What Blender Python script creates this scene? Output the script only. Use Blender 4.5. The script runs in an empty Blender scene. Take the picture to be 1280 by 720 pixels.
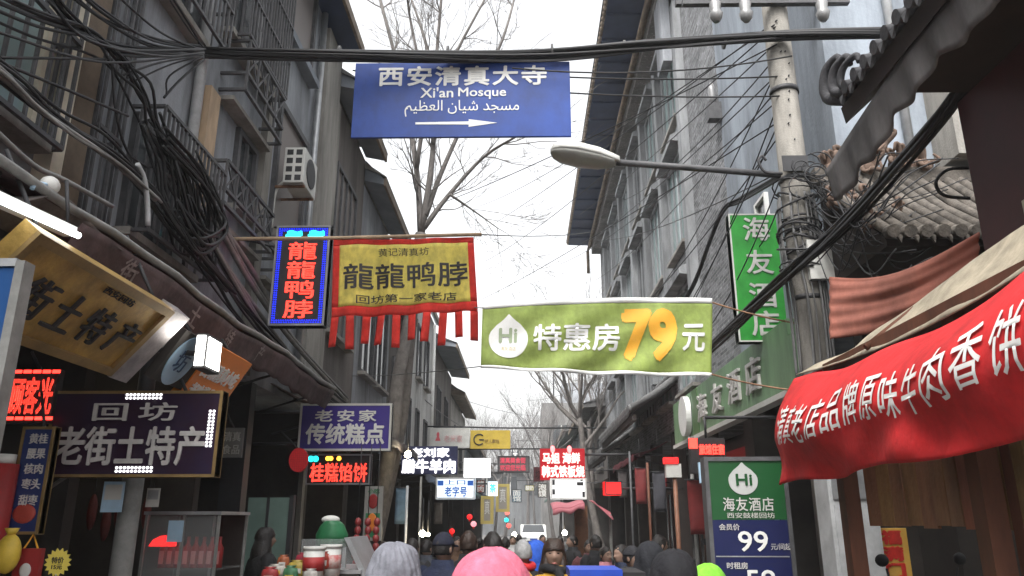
import bpy, bmesh, math, random
from mathutils import Vector, Matrix, Euler, noise as mnoise
random.seed(7)
SC = bpy.context.scene
COL = SC.collection
# ------------------------------------------------------------------ camera, sky, sun, exposure
EYE = 1.70
FPX = 960.0
PITCH = math.atan(290 / 960)
YAW = 0.0149
cd = bpy.data.cameras.new('camera'); cam = bpy.data.objects.new('camera', cd); COL.objects.link(cam)
cd.sensor_width = 36; cd.lens = 27.0; cd.clip_end = 2000; cd.clip_start = 0.05
cam.location = (0, 0, EYE); cam.rotation_euler = (math.pi / 2 + PITCH, 0, YAW)
SC.camera = cam
SUN_EL, SUN_AZ = math.radians(58), math.radians(205)
W = bpy.data.worlds.new('World'); SC.world = W; W.use_nodes = True
wn = W.node_tree.nodes; wl = W.node_tree.links
for n in list(wn): wn.remove(n)
sky = wn.new('ShaderNodeTexSky'); sky.sky_type = 'NISHITA'; sky.sun_disc = False
sky.sun_elevation = SUN_EL; sky.sun_rotation = SUN_AZ; sky.air_density = 1.6; sky.dust_density = 6.0; sky.ozone_density = 0.6
hs = wn.new('ShaderNodeHueSaturation'); hs.inputs['Saturation'].default_value = 0.10
bg = wn.new('ShaderNodeBackground'); bg.inputs['Strength'].default_value = 0.15
wo = wn.new('ShaderNodeOutputWorld')
wl.new(sky.outputs[0], hs.inputs['Color']); wl.new(hs.outputs[0], bg.inputs[0]); wl.new(bg.outputs[0], wo.inputs[0])
sd = bpy.data.lights.new('sun', 'SUN'); sd.energy = 0.8; sd.angle = math.radians(25); sd.color = (1, .96, .9)
sun = bpy.data.objects.new('sun', sd); COL.objects.link(sun)
sun.rotation_euler = (math.pi / 2 - SUN_EL, 0, math.pi - SUN_AZ); sun.location = (0, 0, 40)
SC.view_settings.view_transform = 'Standard'; SC.view_settings.look = 'None'
SC.view_settings.exposure = 1.52; SC.view_settings.gamma = 1; SC.view_settings.use_curve_mapping = False
SC.render.engine = 'CYCLES'
SC.cycles.use_denoising = True
SC.cycles.max_bounces = 8; SC.cycles.diffuse_bounces = 4; SC.cycles.volume_bounces = 0
SC.cycles.sample_clamp_indirect = 6

# ------------------------------------------------------------------ placement helpers
_cp, _sp = math.cos(PITCH), math.sin(PITCH)
_R = Matrix.Rotation(YAW, 3, 'Z')
FWD, UP, RIGHT = _R @ Vector((0, _cp, _sp)), _R @ Vector((0, -_sp, _cp)), _R @ Vector((1, 0, 0))
CAM = Vector((0, 0, EYE))
def ray(px, py): return FWD + RIGHT * ((px - 640) / FPX) + UP * ((360 - py) / FPX)
def at(px, py, Y):
    d = ray(px, py); return CAM + d * (Y / d.y)
def atx(px, py, X):
    d = ray(px, py); return CAM + d * (X / d.x)
def catmull(pts, n=6):
    pts = [Vector(p) for p in pts]
    if len(pts) < 3: return pts
    P = [pts[0] * 2 - pts[1]] + pts + [pts[-1] * 2 - pts[-2]]
    out = []
    for i in range(1, len(P) - 2):
        a, b, c, d = P[i - 1], P[i], P[i + 1], P[i + 2]
        for k in range(n):
            t = k / n
            out.append(.5 * ((2 * b) + (c - a) * t + (2 * a - 5 * b + 4 * c - d) * t * t + (3 * b - a - 3 * c + d) * t ** 3))
    out.append(pts[-1]); return out
def sag(a, b, s, n=10):
    a, b = Vector(a), Vector(b)
    return [a.lerp(b, i / n) - Vector((0, 0, s * 4 * (i / n) * (1 - i / n))) for i in range(n + 1)]

# ------------------------------------------------------------------ materials
def _nt(name):
    m = bpy.data.materials.new(name); m.use_nodes = True
    return m, m.node_tree, m.node_tree.nodes['Principled BSDF']
def mat(name, col, rough=.7, var=.25, scale=3.0, bump=.0, bscale=30.0, metal=0.0, streak=False, spec=.4, emit=None, estr=0, translucent=0, var2=None):
    m, nt, b = _nt(name); L = nt.links; N = nt.nodes
    b.inputs['Roughness'].default_value = rough; b.inputs['Metallic'].default_value = metal
    b.inputs['Specular IOR Level'].default_value = spec
    col = tuple(col)
    if var > 0:
        g = N.new('ShaderNodeTexCoord'); mp = N.new('ShaderNodeMapping')
        L.new(g.outputs['Object'], mp.inputs['Vector'])
        mp.inputs['Scale'].default_value = (1, 1, .25) if streak else (1, 1, 1)
        t = N.new('ShaderNodeTexNoise'); t.inputs['Scale'].default_value = scale; t.inputs['Detail'].default_value = 8; t.inputs['Roughness'].default_value = .65
        L.new(mp.outputs[0], t.inputs['Vector'])
        r = N.new('ShaderNodeValToRGB')
        r.color_ramp.elements[0].position = .32; r.color_ramp.elements[1].position = .68
        lo = var2 if var2 else tuple(c * (1 - var) for c in col)
        hi = tuple(min(1, c * (1 + var * .5)) for c in col)
        r.color_ramp.elements[0].color = (*lo, 1); r.color_ramp.elements[1].color = (*hi, 1)
        L.new(t.outputs['Fac'], r.inputs[0]); colout = r.outputs[0]
        if streak or bump > 0:   # runs of dirt down a wall, or blotches on cloth and wood
            m2 = N.new('ShaderNodeMapping'); m2.inputs['Scale'].default_value = (1, 1, .22) if streak else (1, 1, .6)
            L.new(g.outputs['Object'], m2.inputs['Vector'])
            t3 = N.new('ShaderNodeTexNoise'); t3.inputs['Scale'].default_value = 2.0 if streak else scale * 2.3; t3.inputs['Detail'].default_value = 9; t3.inputs['Roughness'].default_value = .7
            L.new(m2.outputs[0], t3.inputs['Vector'])
            q = N.new('ShaderNodeMapRange'); q.inputs['From Min'].default_value = .36; q.inputs['From Max'].default_value = .58; q.inputs['To Min'].default_value = .66 if streak else .82; q.inputs['To Max'].default_value = 1.08
            L.new(t3.outputs['Fac'], q.inputs[0])
            mm = N.new('ShaderNodeMix'); mm.data_type = 'RGBA'; mm.blend_type = 'MULTIPLY'; mm.inputs[0].default_value = 1
            L.new(colout, mm.inputs[6]); L.new(q.outputs[0], mm.inputs[7]); colout = mm.outputs[2]
        L.new(colout, b.inputs['Base Color'])
        ra = N.new('ShaderNodeMapRange'); ra.inputs['To Min'].default_value = max(.02, rough - .12); ra.inputs['To Max'].default_value = min(1, rough + .12)
        L.new(t.outputs['Fac'], ra.inputs[0]); L.new(ra.outputs[0], b.inputs['Roughness'])
    else:
        b.inputs['Base Color'].default_value = (*col, 1)
    if bump > 0:
        g2 = N.new('ShaderNodeTexCoord')
        t2 = N.new('ShaderNodeTexNoise'); t2.inputs['Scale'].default_value = bscale; t2.inputs['Detail'].default_value = 5
        L.new(g2.outputs['Object'], t2.inputs['Vector'])
        bp = N.new('ShaderNodeBump'); bp.inputs['Strength'].default_value = bump; bp.inputs['Distance'].default_value = .02
        L.new(t2.outputs['Fac'], bp.inputs['Height']); L.new(bp.outputs[0], b.inputs['Normal'])
    if emit:
        b.inputs['Emission Color'].default_value = (*emit, 1); b.inputs['Emission Strength'].default_value = estr
    if translucent:
        tr = N.new('ShaderNodeBsdfTranslucent'); mx = N.new('ShaderNodeMixShader'); mx.inputs[0].default_value = translucent
        src = b.inputs['Base Color']
        if src.is_linked: L.new(src.links[0].from_socket, tr.inputs[0])
        else: tr.inputs[0].default_value = src.default_value
        out = N['Material Output']
        L.new(b.outputs[0], mx.inputs[1]); L.new(tr.outputs[0], mx.inputs[2]); L.new(mx.outputs[0], out.inputs[0])
    return m
def brickmat(name, c1, c2, mortar, bw=.24, bh=.065, plane='YZ', msize=.012):
    m, nt, b = _nt(name); L = nt.links; N = nt.nodes
    g = N.new('ShaderNodeTexCoord'); s = N.new('ShaderNodeSeparateXYZ'); c = N.new('ShaderNodeCombineXYZ')
    L.new(g.outputs['Object'], s.inputs[0])
    L.new(s.outputs[1 if plane == 'YZ' else 0], c.inputs[0]); L.new(s.outputs[2], c.inputs[1])
    t = N.new('ShaderNodeTexBrick'); t.inputs['Scale'].default_value = 1
    t.inputs['Brick Width'].default_value = bw; t.inputs['Row Height'].default_value = bh; t.inputs['Mortar Size'].default_value = msize * .6; t.inputs['Bias'].default_value = 0
    t.inputs['Color1'].default_value = (*c1, 1); t.inputs['Color2'].default_value = (*c2, 1); t.inputs['Mortar'].default_value = (*mortar, 1)
    L.new(c.outputs[0], t.inputs['Vector'])
    n = N.new('ShaderNodeTexNoise'); n.inputs['Scale'].default_value = 1.3; n.inputs['Detail'].default_value = 7
    L.new(g.outputs['Object'], n.inputs['Vector'])
    mr = N.new('ShaderNodeMapRange'); mr.inputs['From Min'].default_value = .3; mr.inputs['From Max'].default_value = .7; mr.inputs['To Min'].default_value = .65; mr.inputs['To Max'].default_value = 1.2
    L.new(n.outputs['Fac'], mr.inputs[0])
    n2 = N.new('ShaderNodeTexNoise'); n2.inputs['Scale'].default_value = 14; n2.inputs['Detail'].default_value = 2
    L.new(g.outputs['Object'], n2.inputs['Vector'])
    mr2 = N.new('ShaderNodeMapRange'); mr2.inputs['From Min'].default_value = .55; mr2.inputs['From Max'].default_value = .75; mr2.inputs['To Min'].default_value = 1; mr2.inputs['To Max'].default_value = 1.9
    L.new(n2.outputs['Fac'], mr2.inputs[0])
    mu = N.new('ShaderNodeMath'); mu.operation = 'MULTIPLY'; L.new(mr.outputs[0], mu.inputs[0]); L.new(mr2.outputs[0], mu.inputs[1])
    mx = N.new('ShaderNodeMix'); mx.data_type = 'RGBA'; mx.blend_type = 'MULTIPLY'; mx.inputs[0].default_value = 1
    L.new(t.outputs['Color'], mx.inputs[6]); L.new(mu.outputs[0], mx.inputs[7]); L.new(mx.outputs[2], b.inputs['Base Color'])
    bp = N.new('ShaderNodeBump'); bp.inputs['Strength'].default_value = .6; bp.inputs['Distance'].default_value = .01; bp.invert = True
    L.new(t.outputs['Fac'], bp.inputs['Height']); L.new(bp.outputs[0], b.inputs['Normal'])
    b.inputs['Roughness'].default_value = .85
    return m
def ledmat(name, col, s, dots=0):
    """coloured glow of an LED field; dots > 0 gives the pitch (per metre) of the diode grid"""
    m, nt, b = _nt(name); L = nt.links; N = nt.nodes
    b.inputs['Base Color'].default_value = (*[c * .3 for c in col], 1); b.inputs['Roughness'].default_value = .6
    b.inputs['Emission Color'].default_value = (*col, 1); b.inputs['Emission Strength'].default_value = s
    if dots:
        g = N.new('ShaderNodeTexCoord'); v = N.new('ShaderNodeTexVoronoi'); v.inputs['Scale'].default_value = dots; v.inputs['Randomness'].default_value = .15
        L.new(g.outputs['Object'], v.inputs['Vector'])
        mr = N.new('ShaderNodeMapRange'); mr.inputs['From Min'].default_value = .2; mr.inputs['From Max'].default_value = .55; mr.inputs['To Min'].default_value = s * 1.3; mr.inputs['To Max'].default_value = s * .25
        L.new(v.outputs['Distance'], mr.inputs[0]); L.new(mr.outputs[0], b.inputs['Emission Strength'])
    return m
def glassmat(name, col=(.10, .14, .14), rough=.12):
    m, nt, b = _nt(name)
    b.inputs['Base Color'].default_value = (*col, 1); b.inputs['Roughness'].default_value = rough; b.inputs['Specular IOR Level'].default_value = .7
    return m
def clearglass(name, tint=(.9, .95, .95)):
    m, nt, b = _nt(name)
    b.inputs['Base Color'].default_value = (*tint, 1); b.inputs['Roughness'].default_value = .05; b.inputs['Alpha'].default_value = .08; b.inputs['Specular IOR Level'].default_value = .8
    return m

M = {}
M['plaster'] = mat('plaster_grey', (.31, .325, .35), .9, .45, 1.1, .25, 25, streak=True)
M['plaster_blue'] = mat('plaster_blue', (.29, .325, .37), .9, .22, .9, .2, 25, streak=True)
M['plaster_brown'] = mat('plaster_brown', (.15, .133, .122), .9, .35, 1.0, .2, 25, streak=True)
M['plaster_white'] = mat('plaster_white', (.6, .6, .59), .9, .25, .8, .2, 25, streak=True)
M['concrete'] = mat('concrete', (.30, .285, .26), .9, .35, 2.5, .3, 40, streak=True)
M['pole'] = mat('pole_concrete', (.225, .212, .19), .9, .4, 3.5, .3, 50, streak=True)
M['tan'] = mat('tan_paint', (.44, .32, .21), .7, .3, 3, .1, streak=True)
M['cream'] = mat('cream_paint', (.55, .50, .40), .7, .25, 4)
M['brick'] = brickmat('grey_brick', (.22, .225, .24), (.085, .09, .095), (.25, .25, .25))
M['brick_tan'] = brickmat('weathered_brick', (.22, .21, .2), (.16, .155, .15), (.2, .195, .19))
M['navy'] = mat('navy_soffit', (.045, .065, .13), .6, .35, 1.5)
M['soffit'] = mat('grey_soffit', (.20, .22, .25), .8, .3, 1.5)
M['fascia'] = mat('eave_fascia', (.24, .19, .145), .8, .5, 4)
M['rust'] = mat('rusty_metal', (.22, .12, .07), .85, .6, 8)
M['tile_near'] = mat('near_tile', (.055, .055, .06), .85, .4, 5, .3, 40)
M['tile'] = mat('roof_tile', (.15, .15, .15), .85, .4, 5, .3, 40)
M['tile_old'] = mat('old_tile', (.12, .105, .09), .85, .65, 6, .4, 40)
M['ornament'] = mat('ridge_ornament', (.15, .10, .075), .85, .5, 9)
M['darkwood'] = mat('dark_wood', (.028, .02, .017), .75, .4, 6)
M['maroon'] = mat('maroon_paint', (.085, .028, .032), .6, .3, 2)
M['maroon_cloth'] = mat('maroon_cloth', (.10, .066, .066), .85, .5, 5, .4, 14)
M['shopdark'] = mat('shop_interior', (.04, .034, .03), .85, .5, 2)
M['shopfloor'] = mat('shop_floor', (.12, .11, .10), .6, .3, 2)
M['asphalt'] = mat('asphalt', (.055, .054, .052), .75, .35, 2.5, .3, 120)
M['paving'] = mat('paving_stone', (.13, .125, .12), .8, .35, 2, .2, 30)
M['ground'] = mat('bare_ground', (.12, .11, .095), .95, .3, .5)
M['metal'] = mat('grey_metal', (.36, .37, .38), .45, .25, 6, metal=.6)
M['darkmetal'] = mat('dark_metal', (.035, .035, .038), .55, .3, 6)
M['barmetal'] = mat('bar_metal', (.085, .085, .09), .6, .4, 8)
M['galv'] = mat('galvanised_pipe', (.45, .46, .47), .5, .3, 5)
M['steel_frame'] = mat('steel_frame', (.33, .33, .34), .4, .2, 6, metal=.5)
M['goldframe'] = mat('gold_frame', (.30, .20, .08), .45, .3, 8, metal=.5)
M['white'] = mat('white_paint', (.74, .74, .72), .55, .12, 4)
M['offwhite'] = mat('offwhite_plastic', (.56, .56, .53), .5, .15, 5)
M['cable'] = mat('cable_black', (.022, .022, .024), .6, .3, 12)
M['cable_grey'] = mat('cable_grey', (.12, .12, .12), .6, .3, 8)
M['conduit'] = mat('conduit_grey', (.22, .22, .21), .6, .35, 8)
M['glass'] = glassmat('window_glass', (.24, .32, .32))
M['glass_dark'] = glassmat('dark_glass', (.05, .055, .06))
M['glass_brown'] = glassmat('brown_blind', (.17, .145, .135), .5)
M['clear'] = clearglass('clear_glass')
M['bark'] = mat('bark', (.165, .15, .14), .9, .35, 6, .4, 30)
M['bark_far'] = mat('bark_far', (.15, .14, .135), .9, .3, 2)
M['wood'] = mat('stall_wood', (.20, .095, .045), .7, .45, 5, .2, 30, streak=True)
M['wood2'] = mat('stall_post', (.13, .05, .028), .65, .4, 6, streak=True)
M['skin'] = mat('skin', (.27, .17, .125), .65, .1, 10)

# ------------------------------------------------------------------ mesh builder
class MB:
    def __init__(s): s.v = []; s.f = []; s.sm = []
    def add(s, vs, fs, smooth=False):
        o = len(s.v); s.v += [Vector(v) for v in vs]
        for f in fs: s.f.append([i + o for i in f]); s.sm.append(smooth)
        return s
    def box(s, a, b):
        x0, y0, z0 = [min(a[i], b[i]) for i in range(3)]; x1, y1, z1 = [max(a[i], b[i]) for i in range(3)]
        v = [(x0, y0, z0), (x1, y0, z0), (x1, y1, z0), (x0, y1, z0), (x0, y0, z1), (x1, y0, z1), (x1, y1, z1), (x0, y1, z1)]
        return s.add(v, [(0, 3, 2, 1), (4, 5, 6, 7), (0, 1, 5, 4), (1, 2, 6, 5), (2, 3, 7, 6), (3, 0, 4, 7)])
    def prism(s, poly, off):
        """poly: list of 3D points (planar), extruded by vector off"""
        n = len(poly); off = Vector(off); P = [Vector(p) for p in poly]
        v = P + [p + off for p in P]
        f = [list(range(n))[::-1], list(range(n, 2 * n))] + [(i, (i + 1) % n, n + (i + 1) % n, n + i) for i in range(n)]
        return s.add(v, f)
    def bar(s, a, b, w, h=None):
        a, b = Vector(a), Vector(b); h = h or w; d = (b - a).normalized()
        ref = Vector((0, 0, 1)) if abs(d.z) < .9 else Vector((0, 1, 0))
        u = d.cross(ref).normalized() * (w / 2); n = u.cross(d).normalized() * (h / 2)
        return s.prism([a - u - n, a + u - n, a + u + n, a - u + n], b - a)
    def tube(s, pts, r, n=6, cap=True, r1=None):
        pts = [Vector(p) for p in pts]; k = len(pts)
        base = len(s.v); prev = None
        for i, p in enumerate(pts):
            d = (pts[min(i + 1, k - 1)] - pts[max(i - 1, 0)])
            if d.length < 1e-9: d = Vector((0, 0, 1))
            d.normalize()
            if prev is None:
                ref = Vector((0, 0, 1)) if abs(d.z) < .95 else Vector((1, 0, 0))
                u = d.cross(ref).normalized()
            else:
                u = prev - d * prev.dot(d)
                u = u.normalized() if u.length > 1e-6 else d.orthogonal().normalized()
            prev = u; w = d.cross(u)
            if isinstance(r, (list, tuple)): rr = r[i]
            else: rr = r if r1 is None else r + (r1 - r) * i / max(1, k - 1)
            for j in range(n):
                a = 2 * math.pi * j / n
                s.v.append(p + u * (math.cos(a) * rr) + w * (math.sin(a) * rr))
        for i in range(k - 1):
            for j in range(n):
                a, b2 = base + i * n + j, base + i * n + (j + 1) % n
                s.f.append([a, b2, b2 + n, a + n]); s.sm.append(True)
        if cap:
            s.f.append([base + j for j in range(n)][::-1]); s.sm.append(False)
            s.f.append([base + (k - 1) * n + j for j in range(n)]); s.sm.append(False)
        return s
    def loft(s, rings, cap=True, smooth=True):
        n = len(rings[0]); base = len(s.v)
        for rg in rings: s.v += [Vector(p) for p in rg]
        for i in range(len(rings) - 1):
            for j in range(n):
                a, b = base + i * n + j, base + i * n + (j + 1) % n
                s.f.append([a, b, b + n, a + n]); s.sm.append(smooth)
        if cap:
            s.f.append([base + j for j in range(n)][::-1]); s.sm.append(smooth)
            s.f.append([base + (len(rings) - 1) * n + j for j in range(n)]); s.sm.append(smooth)
        return s
    def ell(s, c, rx, ry, rz, nu=16, nv=10, fn=None):
        rings = []
        for i in range(nv + 1):
            t = math.pi * i / nv - math.pi / 2; t = max(-1.52, min(1.52, t))
            rg = []
            for j in range(nu):
                a = 2 * math.pi * j / nu
                p = Vector((rx * math.cos(t) * math.cos(a), ry * math.cos(t) * math.sin(a), rz * math.sin(t)))
                if fn: p = fn(p)
                rg.append(Vector(c) + p)
            rings.append(rg)
        return s.loft(rings)
    def disc(s, c, r, n, axis_off, ry=None):
        """flat round plate in local XZ, thickness axis_off along y"""
        c = Vector(c); ry = ry or r
        return s.prism([c + Vector((r * math.cos(2 * math.pi * i / n), 0, ry * math.sin(2 * math.pi * i / n))) for i in range(n)], (0, axis_off, 0))
    def grid(s, fn, nu, nv, th=.003, smooth=True):
        """cloth sheet with real thickness; fn(u,v)->Vector"""
        P = [[Vector(fn(i / nu, j / nv)) for i in range(nu + 1)] for j in range(nv + 1)]
        Q = []
        for j in range(nv + 1):
            row = []
            for i in range(nu + 1):
                du = P[j][min(i + 1, nu)] - P[j][max(i - 1, 0)]; dv = P[min(j + 1, nv)][i] - P[max(j - 1, 0)][i]
                nn = du.cross(dv); nn = nn.normalized() if nn.length > 1e-9 else Vector((0, -1, 0))
                row.append(P[j][i] - nn * th)
            Q.append(row)
        b = len(s.v); w = nu + 1; n = w * (nv + 1)
        for g in (P, Q):
            for row in g: s.v += row
        for j in range(nv):
            for i in range(nu):
                a = b + j * w + i
                s.f.append([a, a + 1, a + 1 + w, a + w]); s.sm.append(smooth)
                a += n
                s.f.append([a, a + w, a + 1 + w, a + 1]); s.sm.append(smooth)
        edge = [b + i for i in range(nu + 1)] + [b + j * w + nu for j in range(1, nv + 1)] + [b + nv * w + i for i in range(nu - 1, -1, -1)] + [b + j * w for j in range(nv - 1, 0, -1)]
        for k in range(len(edge)):
            a, c = edge[k], edge[(k + 1) % len(edge)]
            s.f.append([a, a + n, c + n, c]); s.sm.append(False)
        return s
    def mesh(s, name, inv=None):
        me = bpy.data.meshes.new(name)
        vs = [inv @ v for v in s.v] if inv else s.v
        me.from_pydata([tuple(v) for v in vs], [], s.f); me.polygons.foreach_set('use_smooth', s.sm); me.update()
        return me
    def build(s, name, m, parent=None, local=False, label=None, bevel=0):
        if parent is None:
            lo = [min(v[i] for v in s.v) for i in range(3)]; hi = [max(v[i] for v in s.v) for i in range(3)]
            org = Vector(((lo[0] + hi[0]) / 2, (lo[1] + hi[1]) / 2, lo[2]))
            o = bpy.data.objects.new(name, s.mesh(name, Matrix.Translation(-org))); o.location = org
        else:
            root = parent
            while root.parent: root = root.parent
            inv = None if local else WM[root.name].inverted()
            o = bpy.data.objects.new(name, s.mesh(name, inv)); o.parent = parent
        COL.objects.link(o)
        if m: o.data.materials.append(m)
        if label: o['label'] = label
        if parent is None: WM[o.name] = Matrix.Translation(o.location)
        if bevel:
            bv = o.modifiers.new('bevel', 'BEVEL'); bv.width = bevel; bv.segments = 2; bv.limit_method = 'ANGLE'
        return o
WM = {}
def tag(o, label=None, cat=None, group=None, kind=None):
    if label: o['label'] = label
    if cat: o['category'] = cat
    if group: o['group'] = group
    if kind: o['kind'] = kind
    return o
def thing(name, label, cat, loc, group=None, rot=None):
    o = bpy.data.objects.new(name, None); COL.objects.link(o); o.empty_display_size = .2
    o.location = Vector(loc); m = Matrix.Translation(Vector(loc))
    if rot is not None:
        m3 = rot if isinstance(rot, Matrix) else Matrix.Rotation(rot, 3, 'Z')
        o.rotation_euler = m3.to_euler(); m = m @ m3.to_4x4()
    WM[o.name] = m
    return tag(o, label, cat, group)
def struct(name, mb, m):
    o = mb.build(name, m); o['kind'] = 'structure'; return o
def copy_tree(o, parent=None):
    c = o.copy(); COL.objects.link(c)
    if parent: c.parent = parent
    for ch in list(o.children): copy_tree(ch, c)
    if parent is None: WM[c.name] = Matrix.Translation(c.location)
    return c

# ------------------------------------------------------------------ writing
_tcache = {}
def textmesh(body, bold=.0, space=1.0, line=1.0):
    key = (body, bold, space, line)
    if key in _tcache: return _tcache[key]
    c = bpy.data.curves.new('text', 'FONT'); c.body = body; c.align_x = 'CENTER'; c.align_y = 'CENTER'; c.size = 1
    c.offset = bold; c.resolution_u = 3; c.space_character = space; c.space_line = line
    o = bpy.data.objects.new('text', c); COL.objects.link(o)
    dg = bpy.context.evaluated_depsgraph_get()
    me = bpy.data.meshes.new_from_object(o.evaluated_get(dg))
    V = [v.co.copy() for v in me.vertices]; F = [list(p.vertices) for p in me.polygons]
    bpy.data.objects.remove(o); bpy.data.curves.remove(c); bpy.data.meshes.remove(me)
    _tcache[key] = (V, F); return V, F
def letter_mb(body, w, h, bold=0., space=1., line=1.0, ext=.004, fn=None, maxedge=None):
    """letters fitted into w x h (centre 0,0), front at y=-ext, back at 0. fn maps (x,z,lift)->Vector for cloth.
    Heavier strokes are made of a few copies of the letter, nudged apart and each a hair prouder than the last."""
    V, F = textmesh(body, 0, space, line)
    x0, x1 = min(v.x for v in V), max(v.x for v in V); y0, y1 = min(v.y for v in V), max(v.y for v in V)
    em = h / (y1 - y0); emx = w / (x1 - x0); bx, bz = bold * emx, bold * em
    kx, kz = (w - 2 * bx) / (x1 - x0), (h - 2 * bz) / (y1 - y0)
    P = [((v.x - (x0 + x1) / 2) * kx, (v.y - (y0 + y1) / 2) * kz) for v in V]
    shifts = [(0, 0)] if bold < .003 else [(0, 0), (-bx, 0), (bx, 0), (0, -bz), (0, bz), (-.7 * bx, -.7 * bz), (.7 * bx, .7 * bz)]
    mb = MB()
    if fn:
        bm = bmesh.new(); bv = [bm.verts.new((p[0], 0, p[1])) for p in P]
        for f in F:
            try: bm.faces.new([bv[i] for i in f])
            except ValueError: pass
        bmesh.ops.triangulate(bm, faces=bm.faces[:])
        for _ in range(4):
            es = [e for e in bm.edges if e.calc_length() > (maxedge or .05)]
            if not es: break
            bmesh.ops.subdivide_edges(bm, edges=es, cuts=1, use_grid_fill=False)
            bmesh.ops.triangulate(bm, faces=bm.faces[:])
        bm.verts.index_update()
        for k, (sx, sz) in enumerate(shifts):
            mb.add([fn(v.co.x + sx, v.co.z + sz, .0003 * k) for v in bm.verts], [[v.index for v in f.verts] for f in bm.faces], True)
        bm.free(); return mb
    n = len(P); cnt = {}
    for f in F:
        for i in range(len(f)):
            e = (f[i], f[(i + 1) % len(f)]); k = tuple(sorted(e)); cnt.setdefault(k, []).append(e)
    sides = [[es[0][1], es[0][0], es[0][0] + n, es[0][1] + n] for es in cnt.values() if len(es) == 1]
    for k, (sx, sz) in enumerate(shifts):
        front = [(p[0] + sx, -ext - .0003 * k, p[1] + sz) for p in P]; back = [(p[0] + sx, 0, p[1] + sz) for p in P]
        mb.add(front + back, F + sides)
    return mb
class Sign:
    """a board in its own frame: x right, z up, front face towards local -y; origin = bottom centre"""
    def __init__(s, name, label, cat, origin, right, up, w, h, depth, group=None):
        right = Vector(right).normalized(); up = Vector(up).normalized(); y = up.cross(right)
        s.root = thing(name, label, cat, origin, group, Matrix((right, y, up)).transposed())
        s.w, s.h, s.d = w, h, depth; s.px = None
    @classmethod
    def facing(c, name, label, cat, box, Y, depth=.1, group=None):
        x0, y0, x1, y1 = box; xc, ym = (x0 + x1) / 2, (y0 + y1) / 2
        b, t = at(xc, y1, Y), at(xc, y0, Y); l, r = at(x0, ym, Y), at(x1, ym, Y)
        b.x = (l.x + r.x) / 2
        s = c(name, label, cat, b, (1, 0, 0), (0, 0, 1), r.x - l.x, t.z - b.z, depth, group)
        s.px = box; return s
    def loc(s, px, py):
        x0, y0, x1, y1 = s.px
        return ((px - x0) / (x1 - x0) - .5) * s.w, (1 - (py - y0) / (y1 - y0)) * s.h
    def panel(s, m, name='panel', inset=0.0):
        return MB().box((-s.w / 2 + inset, -s.d / 2, inset), (s.w / 2 - inset, s.d / 2, s.h - inset)).build(name, m, s.root, True, bevel=.004)
    def frame(s, m, fw=.03, proud=.012):
        a, d = s.w / 2, s.d / 2 + proud; mb = MB()
        mb.box((-a, -d, 0), (a, d, fw)).box((-a, -d, s.h - fw), (a, d, s.h)).box((-a, -d, fw), (-a + fw, d, s.h - fw)).box((a - fw, -d, fw), (a, d, s.h - fw))
        return mb.build('frame', m, s.root, True)
    def text(s, body, box, m, bold=.02, ext=.006, space=1., line=1., uv=False, name='lettering'):
        if uv: x0, z0, x1, z1 = box
        else:
            x0, z1 = s.loc(box[0], box[1]); x1, z0 = s.loc(box[2], box[3])
        mb = letter_mb(body, x1 - x0, z1 - z0, bold, space, line, ext)
        for v in mb.v: v += Vector(((x0 + x1) / 2, -s.d / 2 - .001, (z0 + z1) / 2))
        return mb.build(name, m, s.root, True)
    def arm(s, p0, p1, r=.015, m=None, name='bracket'):
        return MB().tube([p0, p1], r, 8).build(name, m or M['darkmetal'], s.root)
# ================================================================== THE SETTING
E_ = EYE
struct('ground', MB().box((-90, -60, -.06), (90, 230, -.03)), M['ground'])
struct('street', MB().box((-2.3, -20, -.03), (2.3, 140, 0)), M['paving'])
struct('pavement', MB().box((-6, -20, -.03), (-2.3, 140, .12)), M['paving'])
struct('pavement', MB().box((2.3, -20, -.03), (6, 140, .12)), M['paving'])
XL, XR = -3.4, 3.35

def window(parent, X, side, y0, y1, z0, z1, pane, frame, mull=1, bars=0, sill=True, fw=.07, recess_dark=True):
    """a framed window on a wall plane x=X (side=+1: faces +x)"""
    p = .06 * side; mb = MB()
    mb.box((X, y0 - fw, z0 - fw), (X + p, y1 + fw, z0)).box((X, y0 - fw, z1), (X + p, y1 + fw, z1 + fw))
    mb.box((X, y0 - fw, z0), (X + p, y0, z1)).box((X, y1, z0), (X + p, y1 + fw, z1))
    for k in range(1, mull + 1):
        yy = y0 + (y1 - y0) * k / (mull + 1); mb.box((X + .012 * side, yy - .022, z0), (X + p * .8, yy + .022, z1))
    w = mb.build('window', frame, parent)
    MB().box((X, y0, z0), (X + .010 * side, y1, z1)).build('pane', pane, w)
    if sill: MB().box((X, y0 - fw - .05, z0 - fw - .07), (X + .16 * side, y1 + fw + .05, z0 - fw - .003)).build('sill', M['concrete'], w)
    return w
def cage(parent, X, side, y0, y1, z0, z1, out=.28, pitch=.11, rails=3, name='window_cage', m=None):
    """barred cage standing out from the wall"""
    mb = MB(); x1 = X + out * side; r = .011
    n = max(2, int((y1 - y0) / pitch))
    for i in range(n + 1):
        y = y0 + (y1 - y0) * i / n; mb.box((x1 - r, y - r, z0), (x1 + r, y + r, z1))
    for k in range(rails):
        z = z0 + (z1 - z0) * k / (rails - 1); mb.box((x1 - .016, y0, z - .016), (x1 + .016, y1, z + .016))
        for y in (y0, y1): mb.box((min(X, x1), y - .016, z - .014), (max(X, x1), y + .016, z + .014))
    for y in (y0, y1):
        for k in range(1, 3):
            x = X + out * side * k / 3; mb.box((x - r, y - r, z0), (x + r, y + r, z1))
    return mb.build(name, m or M['barmetal'], parent)
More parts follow.
